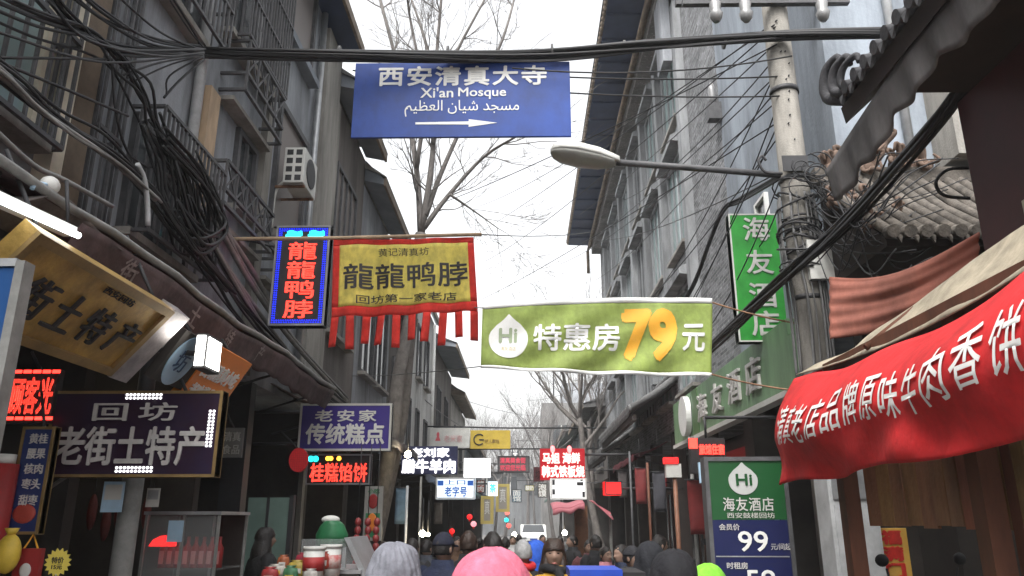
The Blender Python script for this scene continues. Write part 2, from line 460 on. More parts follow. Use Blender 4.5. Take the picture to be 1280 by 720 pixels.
def lattice(parent, X, side, y0, y1, z0, z1, out=.3):
    mb = MB(); x1 = X + out * side
    for z in (z0, z1, (z0 * 2 + z1) / 3 * 1.0):
        mb.box((x1 - .018, y0, z - .018), (x1 + .018, y1, z + .018))
        for y in (y0, y1): mb.box((min(X, x1), y - .018, z - .016), (max(X, x1), y + .018, z + .016))
    n = max(2, int((y1 - y0) / .26)); h = (z1 - z0)
    for i in range(n):
        a, b = y0 + (y1 - y0) * i / n, y0 + (y1 - y0) * (i + 1) / n
        mb.bar((x1, a, z0 + h / 3), (x1, b, z1), .016); mb.bar((x1, b, z0 + h / 3), (x1, a, z1), .016)
        mb.box((x1 - .012, a - .012, z0), (x1 + .012, a + .012, z1))
    slab = MB().box((X, y0, z0 - .12), (x1 - .12 * side, y1, z0 - .07)).build('balcony_slab', M['concrete'], parent)
    return mb.build('balcony_rail', M['rust'] if y0 > 8.5 and z0 > 5.5 else M['barmetal'], parent)
def eave(parent, X, side, y0, y1, z, out, rise=.35, m=None, th=.12, name='eave'):
    """boxed eave: sloping soffit and a roof skin above it"""
    x1 = X + out * side
    e = MB().prism([(X, y0, z + rise * .2), (x1, y0, z), (x1, y0, z + th), (X, y0, z + rise + th)], (0, y1 - y0, 0)).build(name, m or M['soffit'], parent)
    mb = MB().box((min(x1, x1 + .05 * side), y0, z - .03), (max(x1, x1 + .05 * side), y1, z + th + .03))
    mb.build('gutter', M['fascia'], e)
    return e
def roofskin(parent, X, side, y0, y1, z, out, depth, h, m):
    x1 = X + (out + .06) * side; xb = X - depth * side
    return MB().prism([(x1, y0 - .05, z + .16), (X, y0 - .05, z + .5), (xb, y0 - .05, z + h), (xb, y0 - .05, z + .1), (X, y0 - .05, z + .37)], (0, y1 - y0 + .1, 0)).build('roof', m, parent)

# ------------------------------------------------------------------ left: big grey plaster house
L1 = thing('plaster_house', 'tall grey plaster house with barred windows above the gold and purple shop signs', 'building', (-6, 5.2, 0))
Z0 = 3.35
MB().box((-9, -2, Z0), (XL, 12.2, 14.2)).build('wall', M['plaster'], L1)
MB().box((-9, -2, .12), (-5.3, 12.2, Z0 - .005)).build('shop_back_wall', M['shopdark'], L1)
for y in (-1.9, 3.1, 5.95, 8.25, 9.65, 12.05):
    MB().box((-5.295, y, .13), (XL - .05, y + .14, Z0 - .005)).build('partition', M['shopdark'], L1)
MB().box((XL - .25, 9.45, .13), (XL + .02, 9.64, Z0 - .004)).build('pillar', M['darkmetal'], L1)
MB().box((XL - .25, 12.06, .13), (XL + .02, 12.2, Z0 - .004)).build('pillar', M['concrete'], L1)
# first floor, nearest the camera
window(L1, XL, 1, 2.6, 4.62, E_ + 2.55, E_ + 4.0, M['glass'], M['cream'], 3)
cage(L1, XL, 1, 2.5, 4.75, E_ + 2.45, E_ + 4.1, .22, .14)
MB().box((XL, 4.80, Z0 + .1), (XL + .13, 4.93, E_ + 4.3)).build('pilaster', M['cream'], L1)
MB().box((XL, 4.98, Z0 + .1), (XL + .10, 5.22, E_ + 4.6)).build('pilaster', mat('brown_column', (.14, .105, .075), .8, .4, 4), L1)
cage(L1, XL, 1, 5.28, 5.62, E_ + 2.2, E_ + 4.4, .12, .1, 4)
window(L1, XL, 1, 6.0, 7.15, E_ + 2.4, E_ + 3.35, M['glass_dark'], M['barmetal'], 3)
cage(L1, XL, 1, 5.9, 7.3, E_ + 2.3, E_ + 3.45, .3, .085)
window(L1, XL, 1, 4.4, 6.6, E_ + 1.8, E_ + 2.1, M['glass'], M['barmetal'], 4, sill=False)
window(L1, XL, 1, 8.2, 8.72, E_ + 3.55, E_ + 4.4, M['glass_dark'], M['barmetal'], 1)
lattice(L1, XL, 1, 7.3, 8.85, E_ + 3.15, E_ + 3.62, .3)
window(L1, XL, 1, 7.5, 8.7, E_ + 5.4, E_ + 6.6, M['glass_dark'], M['barmetal'], 2)
lattice(L1, XL, 1, 7.55, 8.85, E_ + 4.62, E_ + 5.25, .3)
cage(L1, XL, 1, 7.5, 8.9, E_ + 5.3, E_ + 7.4, .3, .09, 5)
cage(L1, XL, 1, 5.4, 7.0, E_ + 4.7, E_ + 6.2, .3, .1, 4)
window(L1, XL, 1, 5.5, 6.9, E_ + 4.8, E_ + 6.1, M['glass_dark'], M['barmetal'], 3)
lattice(L1, XL, 1, 9.25, 10.15, E_ + 3.05, E_ + 3.5, .25)
MB().box((XL, 7.02, E_ + 2.95), (XL + .16, 7.27, E_ + 4.35)).build('pilaster', M['tan'], L1)
MB().box((XL, 8.93, Z0 + .02), (XL + .09, 9.16, 14.0)).build('pilaster', M['pole'], L1)
MB().tube([(XL + .07, 6.93, Z0 + .1), (XL + .07, 6.93, 14)], .055, 10).build('downpipe', M['galv'], L1)
window(L1, XL, 1, 9.55, 10.75, E_ + 3.55, E_ + 5.55, M['glass_brown'], M['barmetal'], 0, sill=False, fw=.09)
window(L1, XL, 1, 9.3, 10.6, E_ + 6.8, E_ + 8.9, M['glass_brown'], M['barmetal'], 0, sill=False, fw=.09)
MB().box((XL, 9.15, E_ + 6.58), (XL + .16, 10.75, E_ + 6.70)).build('lintel', M['soffit'], L1)
MB().tube([(XL + .08, 11.05, Z0 + .1), (XL + .08, 11.05, E_ + 8.2)], .05, 10).build('downpipe', M['metal'], L1)
MB().box((XL, 11.3, Z0 + .02), (XL + .12, 12.2, E_ + 8.1)).build('corner_pier', M['concrete'], L1)
eave(L1, XL, 1, -2, 12.25, E_ + 8.2, .45, .3, M['navy'])

# shop divider posts and door glass deep in the ground floor, left
# ------------------------------------------------------------------ left: the further houses
def house(name, label, y0, y1, ztop, wallm, eavem, out, wins, ground=True, X=XL, side=1, roof=True, roofm=None, depth=5.5, shoph=3.3, rise=1.6):
    h = thing(name, label, 'building', (X - side * depth / 2, (y0 + y1) / 2, 0))
    MB().box((X - side * depth, y0 + .006, shoph), (X, y1 - .006, ztop)).build('wall', wallm, h)
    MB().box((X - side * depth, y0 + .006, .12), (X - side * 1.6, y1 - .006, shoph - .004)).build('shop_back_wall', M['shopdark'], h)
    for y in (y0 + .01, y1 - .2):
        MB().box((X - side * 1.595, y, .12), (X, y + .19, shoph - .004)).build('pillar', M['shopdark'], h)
    if out: eave(h, X, side, y0, y1, ztop, out, .45, eavem)
    if roof: roofskin(h, X, side, y0, y1, ztop, out, depth, rise, roofm or M['tile'])
    for w in wins:
        window(h, X, side, *w)
    return h
B, BR, GD = M['barmetal'], M['glass_brown'], M['glass_dark']
L2 = house('brown_house', 'brown walled house with a dark overhanging eave just past the blue street sign', 12.2, 15.1, E_ + 7.45, M['plaster_brown'], M['soffit'], .42,
      [(12.75, 14.3, E_ + 3.2, E_ + 6.2, BR, B, 3)])
MB().box((XL, 12.2, 3.4), (XL + .07, 12.55, E_ + 7.3)).build('pier', M['concrete'], L2)
L3 = house('slate_roof_house', 'grey house with a pale sloping roof edge behind the bare tree', 15.1, 19.0, E_ + 6.9, M['plaster'], M['soffit'], .42,
      [(15.6, 16.8, E_ + 3.0, E_ + 5.0, GD, B, 1), (17.2, 18.4, E_ + 3.0, E_ + 5.0, GD, B, 1)], roofm=M['concrete'], rise=2.4)
L3b = house('low_dark_house', 'low dark brown house behind the leaning tree trunk', 19.0, 21.6, E_ + 5.4, M['plaster_brown'], M['soffit'], .3, [(19.6, 21, E_ + 2.6, E_ + 4, GD, B, 1)])
L4 = house('white_house', 'white plastered house with narrow dark windows behind the banner tassels', 21.6, 29, E_ + 7.2, M['plaster_white'], M['soffit'], .15,
      [(22.4, 22.9, E_ + 1.9, E_ + 3.4, GD, B, 0), (24.2, 24.8, E_ + 1.9, E_ + 3.3, GD, B, 0), (26.2, 26.9, E_ + 1.9, E_ + 3.2, GD, B, 0),
       (24.0, 24.8, E_ + 4.4, E_ + 6, GD, B, 0), (25.9, 26.8, E_ + 4.4, E_ + 6, GD, B, 0)], roof=False)
MB().tube([(XL + .09, 27.9, 3.4), (XL + .09, 27.9, E_ + 7)], .06, 8).build('downpipe', M['white'], L4)
L5 = house('grey_house', 'grey house with wide tipped up eaves after the white house', 29, 36, E_ + 6.4, M['plaster_brown'], M['soffit'], .8,
      [(30, 31.2, E_ + 3, E_ + 5, GD, B, 1), (33, 34.2, E_ + 3, E_ + 5, GD, B, 1)])
L6 = house('beige_house', 'small beige house with a flat eave far down the left row', 36, 45, E_ + 5.6, M['concrete'], M['fascia'], .6,
      [(38, 39.5, E_ + 2.6, E_ + 4.4, GD, B, 1), (41, 42.5, E_ + 2.6, E_ + 4.4, GD, B, 1)])
L7 = house('far_low_house', 'last low grey house at the left end of the street', 45, 64, E_ + 4.0, M['plaster'], M['tile'], .8, [(48, 51, E_ + 2, E_ + 3.2, GD, B, 1)])

# ------------------------------------------------------------------ right: blue plaster house, brick house
R3 = thing('blue_plaster_house', 'pale blue plaster house behind the concrete utility pole', 'building', (6, 9.5, 0))
MB().box((XR, 7.45, 3.6), (9, 11.65, 15)).build('wall', M['plaster_blue'], R3)
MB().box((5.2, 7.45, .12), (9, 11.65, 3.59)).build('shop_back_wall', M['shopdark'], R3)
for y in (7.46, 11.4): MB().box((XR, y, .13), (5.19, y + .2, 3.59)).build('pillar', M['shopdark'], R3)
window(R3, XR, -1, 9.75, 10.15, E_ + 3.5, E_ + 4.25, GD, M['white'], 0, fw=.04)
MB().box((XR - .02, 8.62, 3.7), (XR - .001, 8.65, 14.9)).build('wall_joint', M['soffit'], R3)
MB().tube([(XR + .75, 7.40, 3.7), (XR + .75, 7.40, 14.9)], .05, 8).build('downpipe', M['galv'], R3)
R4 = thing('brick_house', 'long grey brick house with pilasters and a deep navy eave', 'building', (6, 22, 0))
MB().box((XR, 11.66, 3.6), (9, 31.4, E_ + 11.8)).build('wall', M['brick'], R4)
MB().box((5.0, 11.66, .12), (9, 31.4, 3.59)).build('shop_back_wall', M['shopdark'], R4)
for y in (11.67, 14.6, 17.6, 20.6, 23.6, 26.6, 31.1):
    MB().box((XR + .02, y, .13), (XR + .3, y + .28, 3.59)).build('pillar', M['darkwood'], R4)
pale = M['stonepale'] = mat('pale_stone', (.28, .29, .30), .85, .35, 3, .2, 30, streak=True)
bays = [14.1 + 2.45 * i for i in range(7)]
for i, y in enumerate(bays):
    MB().box((XR - .16, y - .16, 4.9), (XR, y + .16, E_ + 10.6)).build('pilaster', pale, R4)
    if i == 6: break
    for z0, z1 in ((E_ + 2.6, E_ + 4.5), (E_ + 5.5, E_ + 7.4), (E_ + 8.3, E_ + 10.1)):
        w = window(R4, XR, -1, y + .5, y + 1.95, z0, z1, M['glass'] if (i + int(z0)) % 3 else M['glass_dark'], pale, 2, fw=.1)
        MB().prism([(XR, y + .3, z1 + .12), (XR - .28, y + .3, z1 + .14), (XR - .28, y + .3, z1 + .26), (XR, y + .3, z1 + .42)], (0, 1.85, 0)).build('window_hood', pale, w)
    MB().box((XR - .05, y + .17, E_ + 4.95), (XR, y + 2.28, E_ + 5.2)).build('string_course', pale, R4)
    MB().box((XR - .05, y + .17, E_ + 7.85), (XR, y + 2.28, E_ + 8.05)).build('string_course', pale, R4)
MB().box((XR - .38, 13.6, E_ + 11.0), (XR, 31.4, E_ + 11.79)).build('cornice_beam', M['brick_tan'], R4)
e = MB().prism([(XR - .38, 13.4, E_ + 11.5), (2.0, 13.4, E_ + 11.52), (2.0, 13.4, E_ + 11.64), (XR - .38, 13.4, E_ + 12.2)], (0, 18.3, 0)).build('eave', M['navy'], R4)
mb = MB()
for i in range(92): mb.ell((1.97, 13.5 + i * .199, E_ + 11.58), .06, .085, .07, 8, 6)
mb.build('tile_edge', M['fascia'], e)
for i in range(18): MB().box((2.02, 13.6 + i * 1.0, E_ + 11.45), (XR - .39, 13.66 + i * 1.0, E_ + 11.517)).build('rafter', M['navy'], e)
MB().box((XR - .46, 13.4, E_ + 11.30), (XR - .39, 31.5, E_ + 11.49)).build('fascia_board', M['fascia'], e)
MB().tube([(XR - .52, 13.5, E_ + 11.2), (XR - .52, 31.6, E_ + 11.2)], .06, 8).build('gutter', M['fascia'], R4)
MB().tube([(XR - .52, 31.6, E_ + 11.2), (XR - .52, 31.6, E_ + 10.2)], .07, 8).build('downpipe', M['fascia'], R4)
MB().prism([(1.9, 13.4, E_ + 11.66), (XR - .3, 13.4, E_ + 12.25), (9, 13.4, E_ + 15), (9, 13.4, E_ + 12.3), (XR - .3, 13.4, E_ + 12.1)], (0, 18.4, 0)).build('roof', M['tile'], R4)
MB().box((XR - .36, 14.2, E_ + 9.3), (XR - .17, 14.9, E_ + 11.0)).build('duct_box', M['plaster'], R4)
# traditional tiled shop eave along the brick house
def tiled_eave(name, label, X, side, y0, y1, ztop, zlow, out, pitch=.24):
    t = thing(name, label, 'eave', (X + side * out / 2, (y0 + y1) / 2, zlow))
    xo = X + side * out
    MB().prism([(X, y0, ztop - .1), (xo, y0, zlow - .02), (xo, y0, zlow + .05), (X, y0, ztop)], (0, y1 - y0, 0)).build('roof_deck', M['darkwood'], t)
    n = int((y1 - y0) / pitch); rows = MB(); ends = MB()
    for i in range(n + 1):
        y = y0 + (y1 - y0) * i / n
        rows.tube([(X, y, ztop + .05), (X + side * out * .5, y, (ztop + zlow) / 2 + .03), (xo, y, zlow + .10)], .075, 8)
        ends.tube([(xo - .01 * side, y, zlow + .10), (xo + .05 * side, y, zlow + .09)], .085, 10)
        if i < n: ends.prism([(xo + .02 * side, y + .06, zlow + .06), (xo + .02 * side, y + pitch - .06, zlow + .06), (xo + .03 * side, y + pitch / 2, zlow - .08)], (.02 * side, 0, 0))
    rows.build('tile_rows', M['tile'], t); ends.build('tile_ends', M['tile'], t)
    MB().box((xo - .12 * side, y0, zlow - .16), (xo - .03 * side, y1, zlow - .03)).build('eave_beam', M['darkwood'], t)
    MB().tube([(X - .0 * side + .03 * side, y0, ztop + .14), (X + .03 * side, y1, ztop + .14)], .09, 8).build('ridge', M['tile'], t)
    return t
tiled_eave('tiled_eave', 'dark tiled wooden shop eave past the green hotel board', XR, -1, 16.6, 23.2, E_ + 2.95, E_ + 2.2, 1.05)
tiled_eave('tiled_eave', 'lower dark tiled shop eave further down by the red pole sign', XR, -1, 23.5, 31.2, E_ + 2.6, E_ + 1.9, 1.0)
R5 = house('dark_shop_house', 'low dark shop house after the brick house on the right', 31.5, 42, E_ + 4.4, M['plaster_brown'], M['tile'], .9, [(33, 35, E_ + 2.2, E_ + 3.4, GD, B, 1), (37, 39, E_ + 2.2, E_ + 3.4, GD, B, 1)], X=XR, side=-1)
R6 = house('far_right_house', 'far grey house with a tiled roof beyond the red lit sign', 42, 62, E_ + 4.6, M['plaster'], M['tile'], .9, [(44, 46, E_ + 2.2, E_ + 3.6, GD, B, 1)], X=XR - .3, side=-1)
# the blocks that close the street
FB = thing('beige_block', 'beige flat roofed block with a water tank frame closing the street view', 'building', (5.5, 75, 0))
MB().box((1.7, 70, 0), (14, 80, E_ + 10.2)).build('wall', mat('block_wall', (.20, .195, .19), .9, .35, .6, streak=True), FB)
MB().box((3.6, 71, E_ + 10.2), (8, 76, E_ + 12.2)).build('roof_room', M['plaster'], FB)
mb = MB()
for x in (2.8, 7.8):
    for y in (70.3, 71.5): mb.tube([(x, y, E_ + 10.2), (x, y, E_ + 13.6)], .05, 6)
mb.bar((2.8, 70.3, E_ + 13.6), (7.8, 70.3, E_ + 13.6), .08).bar((2.8, 71.5, E_ + 13.6), (7.8, 71.5, E_ + 13.6), .08)
mb.build('roof_frame', M['darkmetal'], FB)
for x in (2.6, 5.4, 8.2):
    for z in (E_ + 3, E_ + 6.4):
        f = MB().box((x, 69.95, z), (x + 1.6, 70, z + 1.8)).build('window', M['glass_dark'], FB)
        MB().box((x + .76, 69.92, z), (x + .84, 69.949, z + 1.8)).build('mullion', M['offwhite'], f)
GB = thing('grey_facade', 'pale grey facade at the far bend of the street', 'building', (-2, 92, 0))
MB().box((-9, 88, 0), (6, 96, E_ + 5.2)).build('wall', mat('far_facade', (.13, .135, .14), .9, .4, .7, streak=True), GB)
for i in range(5):
    f = MB().box((-7.4 + i * 2.6, 87.95, E_ + 2.6), (-6 + i * 2.6, 88, E_ + 4.6)).build('window', M['glass_dark'], GB)
    MB().box((-6.74 + i * 2.6, 87.92, E_ + 2.6), (-6.66 + i * 2.6, 87.949, E_ + 4.6)).build('mullion', M['offwhite'], f)
MB().prism([(-9.3, 87.4, E_ + 5.15), (-9.3, 87.4, E_ + 5.4), (-9.3, 91, E_ + 7), (-9.3, 94, E_ + 5.3)], (15.6, 0, 0)).build('roof', M['tile'], GB)

# ------------------------------------------------------------------ near right: maroon shop house with tiled eave
R1 = thing('maroon_shop_house', 'dark maroon walled shop house at the right edge of the frame', 'building', (5, 1.4, 0))
MB().box((3.0, -2, .12), (7, 4.75, E_ + 2.75)).build('wall', M['maroon'], R1)
MB().box((2.42, -2, E_ + 2.76), (7, 4.62, E_ + 3.1)).build('soffit', M['darkwood'], R1)
w = MB().box((2.97, 3.5, E_ + 1.25), (2.995, 4.2, E_ + 1.75)).build('window', M['glass_dark'], R1)
for y in (3.5, 4.2): MB().box((2.94, y - .03, E_ + 1.2), (2.97, y + .03, E_ + 1.8)).build('frame', M['cream'], w)
mb = MB(); ends = MB(); X0, Z1, Z2 = 2.2, E_ + 2.72, E_ + 4.2
MB().prism([(X0, -2, Z1), (X0 + 1.6, -2, Z2), (X0 + 1.6, -2, Z2 - .14), (X0 + .02, -2, Z1 - .12)], (0, 6.75, 0)).build('roof_deck', M['darkwood'], R1)
for i in range(44):
    y = -1.85 + i * .149
    mb.tube([(X0 - .0, y, Z1 + .06), (X0 + .8, y, (Z1 + Z2) / 2 + .06), (X0 + 1.6, y, Z2 + .06)], .04, 8)
    ends.tube([(X0 + .01, y, Z1 + .06), (X0 - .05, y, Z1 + .05)], .046, 10)
    ends.prism([(X0 - .02, y + .04, Z1 + .03), (X0 - .02, y + .11, Z1 + .03), (X0 - .03, y + .075, Z1 - .04)], (-.02, 0, 0))
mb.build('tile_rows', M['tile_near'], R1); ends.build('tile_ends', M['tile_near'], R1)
fin = MB()
for dy, s in ((0, 1), (.13, .8), (.26, .6)):
    fin.tube(catmull([(X0 + .05, 4.72 - dy, Z1 + .05), (X0 - .02, 4.9 - dy, Z1 + .18 * s), (X0 - .02, 4.86 - dy, Z1 + .36 * s), (X0 + .02, 4.74 - dy, Z1 + .40 * s), (X0 + .03, 4.72 - dy, Z1 + .30 * s)], 5), .05 * s, 7, r1=.02)
fin.build('eave_finial', M['tile_near'], R1)
# scalloped cloth valance under the eave
def val(u, v):
    y = 5.2 - u * 6.6; s = abs(math.sin(u * 26 * math.pi / 2))
    ph = u * 150; dr = max(0, 1 - u * 4.5) ** 1.3
    return Vector((2.24 + .018 * math.sin(ph) * v + .03 * v, y, E_ + 2.63 - .16 * dr - v * (.25 + .05 * s + .03 * math.sin(u * 21))))
v = MB().grid(val, 320, 6, .004).build('cloth_valance', mat('valance_cloth', (.10, .095, .095), .9, .4, 5, .3, 12, streak=True))
tag(v, 'dirty grey scalloped cloth valance hung under the near tiled eave', 'valance')

# small tiled gate roof between the pole and the maroon house
R2 = thing('tiled_gatehouse', 'small old gatehouse with a tiled roof and ridge ornaments behind the right pole', 'building', (4.6, 6.7, 0))
MB().box((3.6, 6.75, .12), (7.5, 7.40, E_ + 2.5)).build('wall', M['shopdark'], R2)
y0, y1, z0, z1 = 6.0, 7.2, E_ + 2.22, E_ + 3.25
MB().prism([(3.0, y0, z0 - .06), (3.0, y0, z0), (3.0, y1, z1), (3.0, y1, z0 - .06)], (4.5, 0, 0)).build('roof_deck', M['darkwood'], R2)
mb = MB(); ends = MB()
for i in range(33):
    x = 3.03 + i * .137
    mb.tube([(x, y0 - .02, z0 + .06), (x, (y0 + y1) / 2, (z0 + z1) / 2 + .03 + random.uniform(-.02, .02)), (x, y1, z1 + .06)], .046, 8)
    ends.tube([(x, y0 - .09, z0 + .04), (x, y0 - .0, z0 + .06)], .056, 10)
    ends.prism([(x + .04, y0 - .03, z0 + .03), (x + .10, y0 - .03, z0 + .03), (x + .07, y0 - .05, z0 - .05)], (0, .02, 0))
mb.build('tile_rows', M['tile_old'], R2); ends.build('tile_ends', M['tile_old'], R2)
MB().box((2.95, 7.12, z1 + .0), (7.5, 7.3, z1 + .16)).build('ridge', M['tile_old'], R2)
random.seed(3)
for (cx, cz, s) in ((3.05, z0 + .3, .7), (3.22, z0 + .62, .9), (3.02, z0 + .75, .8), (3.4, z0 + .45, .6), (4.05, z1 + .25, .8), (3.32, z1 + .3, 1), (3.62, z1 + .5, 1.25), (3.5, z1 + .22, .9), (3.12, z1 + .2, .8), (3.8, z1 + .26, .8)):
    orn = MB()
    for k in range(9):
        a = random.uniform(0, 6.28); yo = 7.15 if cz > z1 else y0 + (cz - z0) * 1.1; p = Vector((cx + .1 * s * math.cos(a), yo + random.uniform(-.08, .08), cz + .11 * s * math.sin(a)))
        orn.tube(catmull([(cx, yo + .03, cz - .12), p, p + Vector((.08 * s * math.cos(a + 1), -.04, .08 * s * math.sin(a + 1))), p + Vector((.1 * s * math.cos(a + 2.2), -.03, .1 * s * math.sin(a + 2.2)))], 4), .045 * s, 6, r1=.012)
    orn.ell((cx, yo + .02, cz - .06), .1 * s, .09, .12 * s, 10, 8)
    orn.build('ridge_ornament', M['ornament'], R2)
GBW = MB().box((4.35, 7.0, E_ + 3.5), (7.2, 7.44, E_ + 5.4))
tag(GBW.build('gable_wall', M['concrete']), 'pale plaster gable wall above the small tiled gate roof', 'wall')

# ------------------------------------------------------------------ haze
def make_haze():
    m = bpy.data.materials.new('haze_air'); m.use_nodes = True; nt = m.node_tree
    for n in list(nt.nodes): nt.nodes.remove(n)
    o = nt.nodes.new('ShaderNodeOutputMaterial'); v = nt.nodes.new('ShaderNodeVolumePrincipled')
    v.inputs['Color'].default_value = (.86, .88, .9, 1); v.inputs['Density'].default_value = .0014; v.inputs['Anisotropy'].default_value = .0
    nt.links.new(v.outputs[0], o.inputs['Volume'])
    h = MB().box((-95, -65, -1.1), (95, 235, 21)).build('haze', m); h['kind'] = 'stuff'; h['label'] = 'thin grey winter haze along the street'
    h.display_type = 'WIRE'
make_haze()
# ================================================================== SIGNS AND BANNERS
M['blue_sign'] = mat('blue_sign', (.012, .05, .26), .42, .3, 1.6, .06, 6, spec=.35)
M['lett_white'] = mat('white_lettering', (.72, .72, .70), .5, .1, 8)
M['lett_grey'] = mat('silver_lettering', (.62, .6, .58), .35, .2, 10, metal=.2)
M['lett_black'] = mat('black_lettering', (.03, .028, .03), .7, .2, 8)
M['yellow_cloth'] = mat('yellow_cloth', (.90, .80, .25), .85, .15, 5, .15, 40, translucent=.6)
M['red_cloth'] = mat('red_cloth', (.75, .06, .045), .85, .15, 5, .15, 40, translucent=.5)
M['lime_cloth'] = mat('lime_banner', (.44, .55, .15), .65, .25, 3, .15, 30, translucent=.4)
M['orange_print'] = mat('orange_print', (.85, .42, .04), .6, .1, 5)
M['white_print'] = mat('white_print', (.78, .78, .76), .6, .08, 6)
M['green_sign'] = mat('green_sign', (.025, .30, .035), .4, .2, 2, .05, 6, spec=.6)
M['purple_sign'] = mat('purple_sign', (.015, .010, .036), .5, .3, 1.6, spec=.2, var2=(.030, .008, .014))
M['violet_sign'] = mat('violet_sign', (.05, .03, .24), .4, .15, 2)
M['gold_plaque'] = mat('gold_plaque', (.44, .28, .075), .42, .45, 6, .15, 50, metal=.3)
M['silver_strip'] = mat('silver_strip', (.5, .46, .46), .4, .4, 8, metal=.8)
M['orange_panel'] = mat('orange_panel', (.75, .22, .03), .45, .15, 3)
M['pale_blue'] = mat('pale_blue_print', (.38, .55, .70), .5, .15, 8)
M['green_board'] = mat('green_fascia_board', (.16, .28, .15), .5, .25, 1.5, streak=True)
M['leaf_dark'] = mat('leaf_green', (.07, .15, .05), .5, .2, 3)
M['stand_green'] = mat('stand_green', (.007, .07, .018), .4, .1, 3)
M['stand_navy'] = mat('stand_navy', (.006, .010, .065), .4, .1, 3)
M['red_tarp'] = mat('red_tarpaulin', (.60, .03, .033), .7, .3, 2.5, .2, 20, spec=.25, translucent=.12)
M['beige_tarp'] = mat('beige_tarp', (.47, .41, .31), .8, .3, 5, .3, 25, translucent=.3)
M['faded_red'] = mat('faded_red_cloth', (.44, .17, .125), .85, .3, 2, .2, 25, translucent=.35, streak=True)
LR = ledmat('red_led', (1, .03, .02), 2.2, 0); LRd = ledmat('red_led_dots', (1, .05, .03), 1.8, 70)
LC = ledmat('cyan_led', (.02, .9, 1), 1); LB = ledmat('blue_led', (.01, .03, 1), .9); LW = ledmat('white_led', (1, 1, 1), .9)
LBW = ledmat('pale_blue_led', (.75, .88, 1), .62); LBL = ledmat('blue_glow_led', (.02, .12, .5), .25); LG = ledmat('green_led', (.03, .9, .35), 2); LO = ledmat('orange_led', (1, .4, .03), 2)
LBULB = ledmat('warm_bulb', (1, .86, .6), 40); LTUBE = ledmat('cool_tube', (.95, 1, 1), 3.5); LFLOOD = ledmat('flood_lamp', (1, .98, .92), 5)
LRbox = ledmat('red_lightbox', (1, .015, .015), .7); LWbox = ledmat('white_lightbox', (1, 1, 1), .8); LPK = ledmat('dim_red_led', (.5, .05, .08), .5)

# --- blue street sign across the street
s = Sign.facing('street_sign', 'large blue street sign with white lettering and an arrow, hung under the black cable bundle', 'street sign', (442, 79, 713, 172), 7.25, .035)
s.panel(M['blue_sign'])
s.text('西安清真大寺', (472, 84, 684, 109), M['lett_white'], .022, .004, 1.12)
s.text("Xi'an", (526, 111, 567, 124), M['lett_white'], .012, .004); s.text('Mosque', (573, 111.5, 633, 126), M['lett_white'], .012, .004)
s.text('\uFEE2\uFEF4\uFEC8\uFECC\uFEDF\uFE8D \uFEE5\uFE8E\uFEF4\uFEB7 \uFEAA\uFEA0\uFEB4\uFEE3', (507, 127, 649, 147), M['lett_white'], .0, .004)
(ax, az), (bx, bz) = s.loc(521, 155.4), s.loc(622, 155.4)
MB().prism([(ax, 0, az - .012), (bx - .3, 0, az - .018), (bx - .3, 0, az - .045), (bx, 0, az), (bx - .3, 0, az + .045), (bx - .3, 0, az + .018), (ax, 0, az + .012)], (0, .003, 0)).build('arrow', M['lett_white'], s.root, True).location = (0, -s.d / 2 - .004, 0)
for x in (-.9, 0, .9):
    MB().box((x - .01, -.03, s.h), (x + .01, .03, s.h + .16)).build('hanger', M['galv'], s.root, True)

# --- yellow banner with red fringe on a pole
pole_l, pole_r = atx(262, 299, XL + .01), at(602, 293, 8.3)
pl = MB().tube([pole_l, at(420, 297.5, 8.3), pole_r], .022, 8).build('banner_pole', M['tan'])
tag(pl, 'thin bare pole reaching from the left wall that carries the yellow duck banner', 'pole')
Bq = [at(417, 300, 8.3), at(592, 297, 8.3), at(414, 397, 8.3), at(597, 389, 8.3)]
def ban(u, v, off=0.0):
    p = Bq[0].lerp(Bq[1], u).lerp(Bq[2].lerp(Bq[3], u), v)
    a = .25 + .75 * min(1.2, v)
    return p + Vector((0, (.038 * math.sin(u * 24 + 1.5 * v) + .03 * math.sin(u * 9.5 - 1)) * a - off, .008 * math.sin(u * 9)))
bt = thing('duck_neck_banner', 'yellow cloth banner with a red border and fringe advertising duck necks', 'banner', Bq[2].lerp(Bq[3], .5))
MB().grid(lambda u, v: ban(.045 + .91 * u, .075 + .80 * v, .004), 60, 14, .003).build('yellow_field', M['yellow_cloth'], bt)
rb_ = MB()
for a0, a1, b0, b1, nu, nv in ((0, 1, 0, .08, 64, 3), (0, 1, .87, 1.0, 64, 3), (0, .05, .0801, .8699, 5, 12), (.95, 1, .0801, .8699, 5, 12)):
    rb_.grid(lambda u, v: ban(a0 + (a1 - a0) * u, b0 + (b1 - b0) * v), nu, nv, .003)
rb_.build('red_border', M['red_cloth'], bt)
for i in range(10):
    u0 = .0 + i * .1055; u1 = u0 + .052
    MB().grid(lambda u, v: ban(u0 + (u1 - u0) * u, 1 + v * .40 * (.93 + .12 * math.sin(i * 2.1)), .003) + Vector((.02 * math.sin(i * 1.7) * v - .025 * v, 0.03 * v * math.sin(i), 0)), 4, 6, .003).build('tassel', M['red_cloth'], bt)
def banletter(body, u0, v0, u1, v1, bold, m, fnc, par, W_, H_, lift=.012):
    """letters laid onto a cloth; fnc(u,v,off)"""
    mb = letter_mb(body, u1 - u0, v1 - v0, bold, fn=lambda x, z, l: fnc((u0 + u1) / 2 + x, (v0 + v1) / 2 - z, lift + l), maxedge=.03)
    return mb.build('lettering', m, par)
def _fit(fnc):  # u,v fractions are used directly
    return fnc
banletter('龍龍鸭脖', .075, .33, .945, .66, .012, M['lett_black'], ban, bt, 1, 1)
banletter('回坊第一家老店', .17, .735, .86, .845, .008, M['lett_black'], ban, bt, 1, 1)
